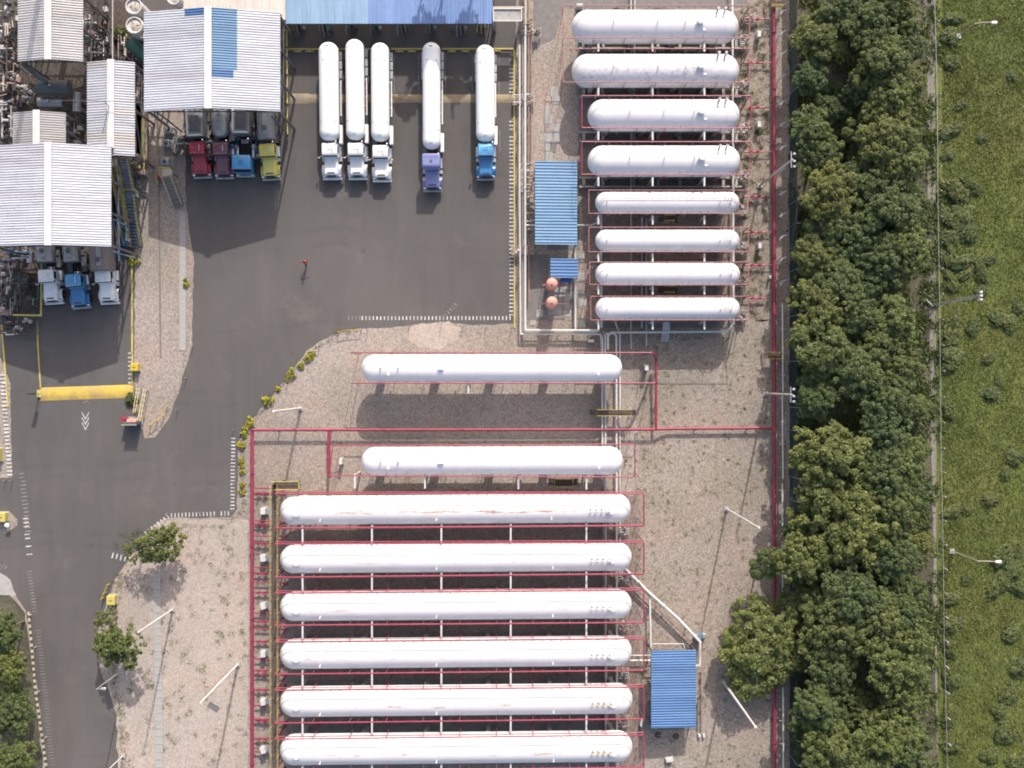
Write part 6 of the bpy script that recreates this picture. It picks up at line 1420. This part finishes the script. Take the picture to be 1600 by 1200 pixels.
fs_ = [(1487, 30, 12), (1482, 58, 14), (1486, 98, 13), (1500, 165, 9), (1484, 205, 14), (1480, 242, 10), (1492, 300, 20), (1516, 290, 14), (1484, 335, 16), (1502, 340, 18), (1514, 365, 15), (1484, 372, 14), (1482, 400, 14), (1500, 410, 16), (1532, 425, 14), (1545, 405, 10), (1484, 440, 14), (1508, 428, 11), (1532, 455, 10), (1484, 525, 16), (1484, 560, 18), (1490, 500, 12), (1520, 510, 13), (1556, 498, 12), (1575, 505, 13), (1590, 480, 10), (1482, 640, 13), (1548, 615, 12),
       (1486, 800, 12), (1510, 795, 10), (1565, 868, 18), (1578, 890, 17), (1560, 912, 18), (1592, 920, 14), (1590, 860, 12), (1545, 780, 12), (1586, 715, 13), (1570, 740, 10), (1484, 935, 13), (1486, 975, 15), (1482, 1010, 14), (1484, 1060, 15), (1580, 990, 14), (1592, 1040, 16), (1575, 1085, 14), (1560, 1110, 13), (1482, 1120, 14), (1486, 1165, 13), (1570, 1145, 17), (1545, 1180, 13), (1590, 1190, 16), (1560, 600, 9), (1535, 215, 9), (1580, 120, 8), (1545, 560, 10), (1510, 905, 9)]
for i, (px, py, r_) in enumerate(fs_):
    wh = 'by the track fence' if px < 1495 else ('out in the meadow' if px < 1550 else 'on the far meadow side'); sz = 'large' if r_ > 15 else ('low' if r_ < 12 else 'rounded')
    lb = f'{sz} leafy bush {wh}, opposite the {lvl(py)}'
    if lb in used: lb = f'lower {sz} leafy bush {wh}, opposite the {lvl(py)}'
    if lb in used: lb = f'lowest {sz} bush {wh}, opposite the {lvl(py)}'
    used[lb] = 1
    shrub(lb, px, py, r_ * 1.15, SHG, i, 'bushes in the meadow', 'meadow_bush', .65)
# meadow grass, undergrowth and weeds
def tufts(name, xs, ys, size, m, seed, z=.0, kind='stuff', lab=None, cat=None):
    r = np.random.default_rng(seed); n = len(xs); a = r.uniform(0, 6.28, n); w = size * r.uniform(.14, .34, n); h = size * r.uniform(.4, 1.2, n)
    lx, ly = r.normal(size=n) * h * .8, r.normal(size=n) * h * .8
    v = np.zeros((n, 3, 3)); v[:, 0] = np.stack([xs - np.cos(a)*w, ys - np.sin(a)*w, np.full(n, z)], 1); v[:, 1] = np.stack([xs + np.cos(a)*w, ys + np.sin(a)*w, np.full(n, z)], 1); v[:, 2] = np.stack([xs + lx, ys + ly, z + h], 1)
    me = bpy.data.meshes.new(name); me.vertices.add(3*n); me.vertices.foreach_set('co', v.astype(np.float32).ravel()); me.loops.add(3*n); me.loops.foreach_set('vertex_index', np.arange(3*n, dtype=np.int32)); me.polygons.add(n); me.polygons.foreach_set('loop_start', np.arange(0, 3*n, 3, dtype=np.int32)); me.update(); me.validate(); me.materials.append(m)
    o = bpy.data.objects.new(name, me); COL.objects.link(o); o['kind'] = kind; 
    if lab: o['label'] = lab; o['category'] = cat
    return o
r = np.random.default_rng(3)
n = 150000; tufts('meadow_grass', 53.8 + 24 * r.random(n) ** 1.1, r.uniform(-56, 56, n), .22, BLADE, 4, 0, lab='thick green meadow grass right of the farm track', cat='grass')
def clusters(n, k, xr, yr, spread, seed):
    r = np.random.default_rng(seed); cx, cy = r.uniform(*xr, k), r.uniform(*yr, k); i = r.integers(0, k, n); return cx[i] + r.normal(size=n)*spread, cy[i] + r.normal(size=n)*spread
xs, ys = clusters(60000, 1500, (53.9, 80), (-56, 56), .5, 28); tufts('meadow_weeds', xs, ys, .24, LEAFC, 29, 0, lab='taller weeds growing in clumps through the meadow grass', cat='weeds')
xs, ys = clusters(60000, 900, (35.4, 53.5), (-56, 56), .5, 8); tufts('undergrowth', xs, ys, .5, LEAFB, 9, 0, lab='dark undergrowth below the belt of trees', cat='undergrowth')
xs, ys = clusters(7000, 260, (-50, -33), (-54, -18), .22, 10); tufts('weeds', xs, ys, .14, LEAFA, 11, .01, lab='thin weeds dotting the pale sand at lower left', cat='weeds')
xs, ys = clusters(16000, 520, (14, 33), (-54, 6), .13, 12); tufts('weeds', xs, ys, .10, LEAFA, 13, .01, lab='thin weeds dotting the gravel on the right', cat='weeds')
xs, ys = clusters(9000, 200, (28.5, 32), (8, 50), .2, 14); tufts('weeds', xs, ys, .13, LEAFA, 15, .01, lab='weeds along the strip right of the upper tanks', cat='weeds')
def along(pts, per, spread, seed):
    r = np.random.default_rng(seed); q = [P(*p) for p in rough_poly(pts, 6, 2.0, seed, False)]; xs, ys = [], []
    for p in q: k = r.poisson(per); xs += list(p.x + r.normal(size=k)*spread); ys += list(p.y + r.normal(size=k)*spread)
    return np.array(xs), np.array(ys)
xs, ys = along([(560, 514), (530, 520), (500, 540), (470, 566), (440, 600), (405, 645), (380, 690), (380, 800), (350, 822), (290, 822), (250, 835)], 18, .16, 16); tufts('weeds', xs, ys, .13, LEAFA, 17, .01, lab='weeds along the curved road edge', cat='weeds')
xs, ys = along([(190, 895), (176, 950), (180, 1060), (190, 1120), (192, 1210)], 26, .3, 18); tufts('weeds', xs, ys, .16, LEAFA, 19, .01, lab='dry weeds along the lower left road edge', cat='weeds')
xs, ys = along([(300, 400), (296, 520), (282, 600), (262, 650)], 10, .15, 20); tufts('weeds', xs, ys, .11, LEAFA, 21, .01, lab='weeds on the edge of the gravel island', cat='weeds')
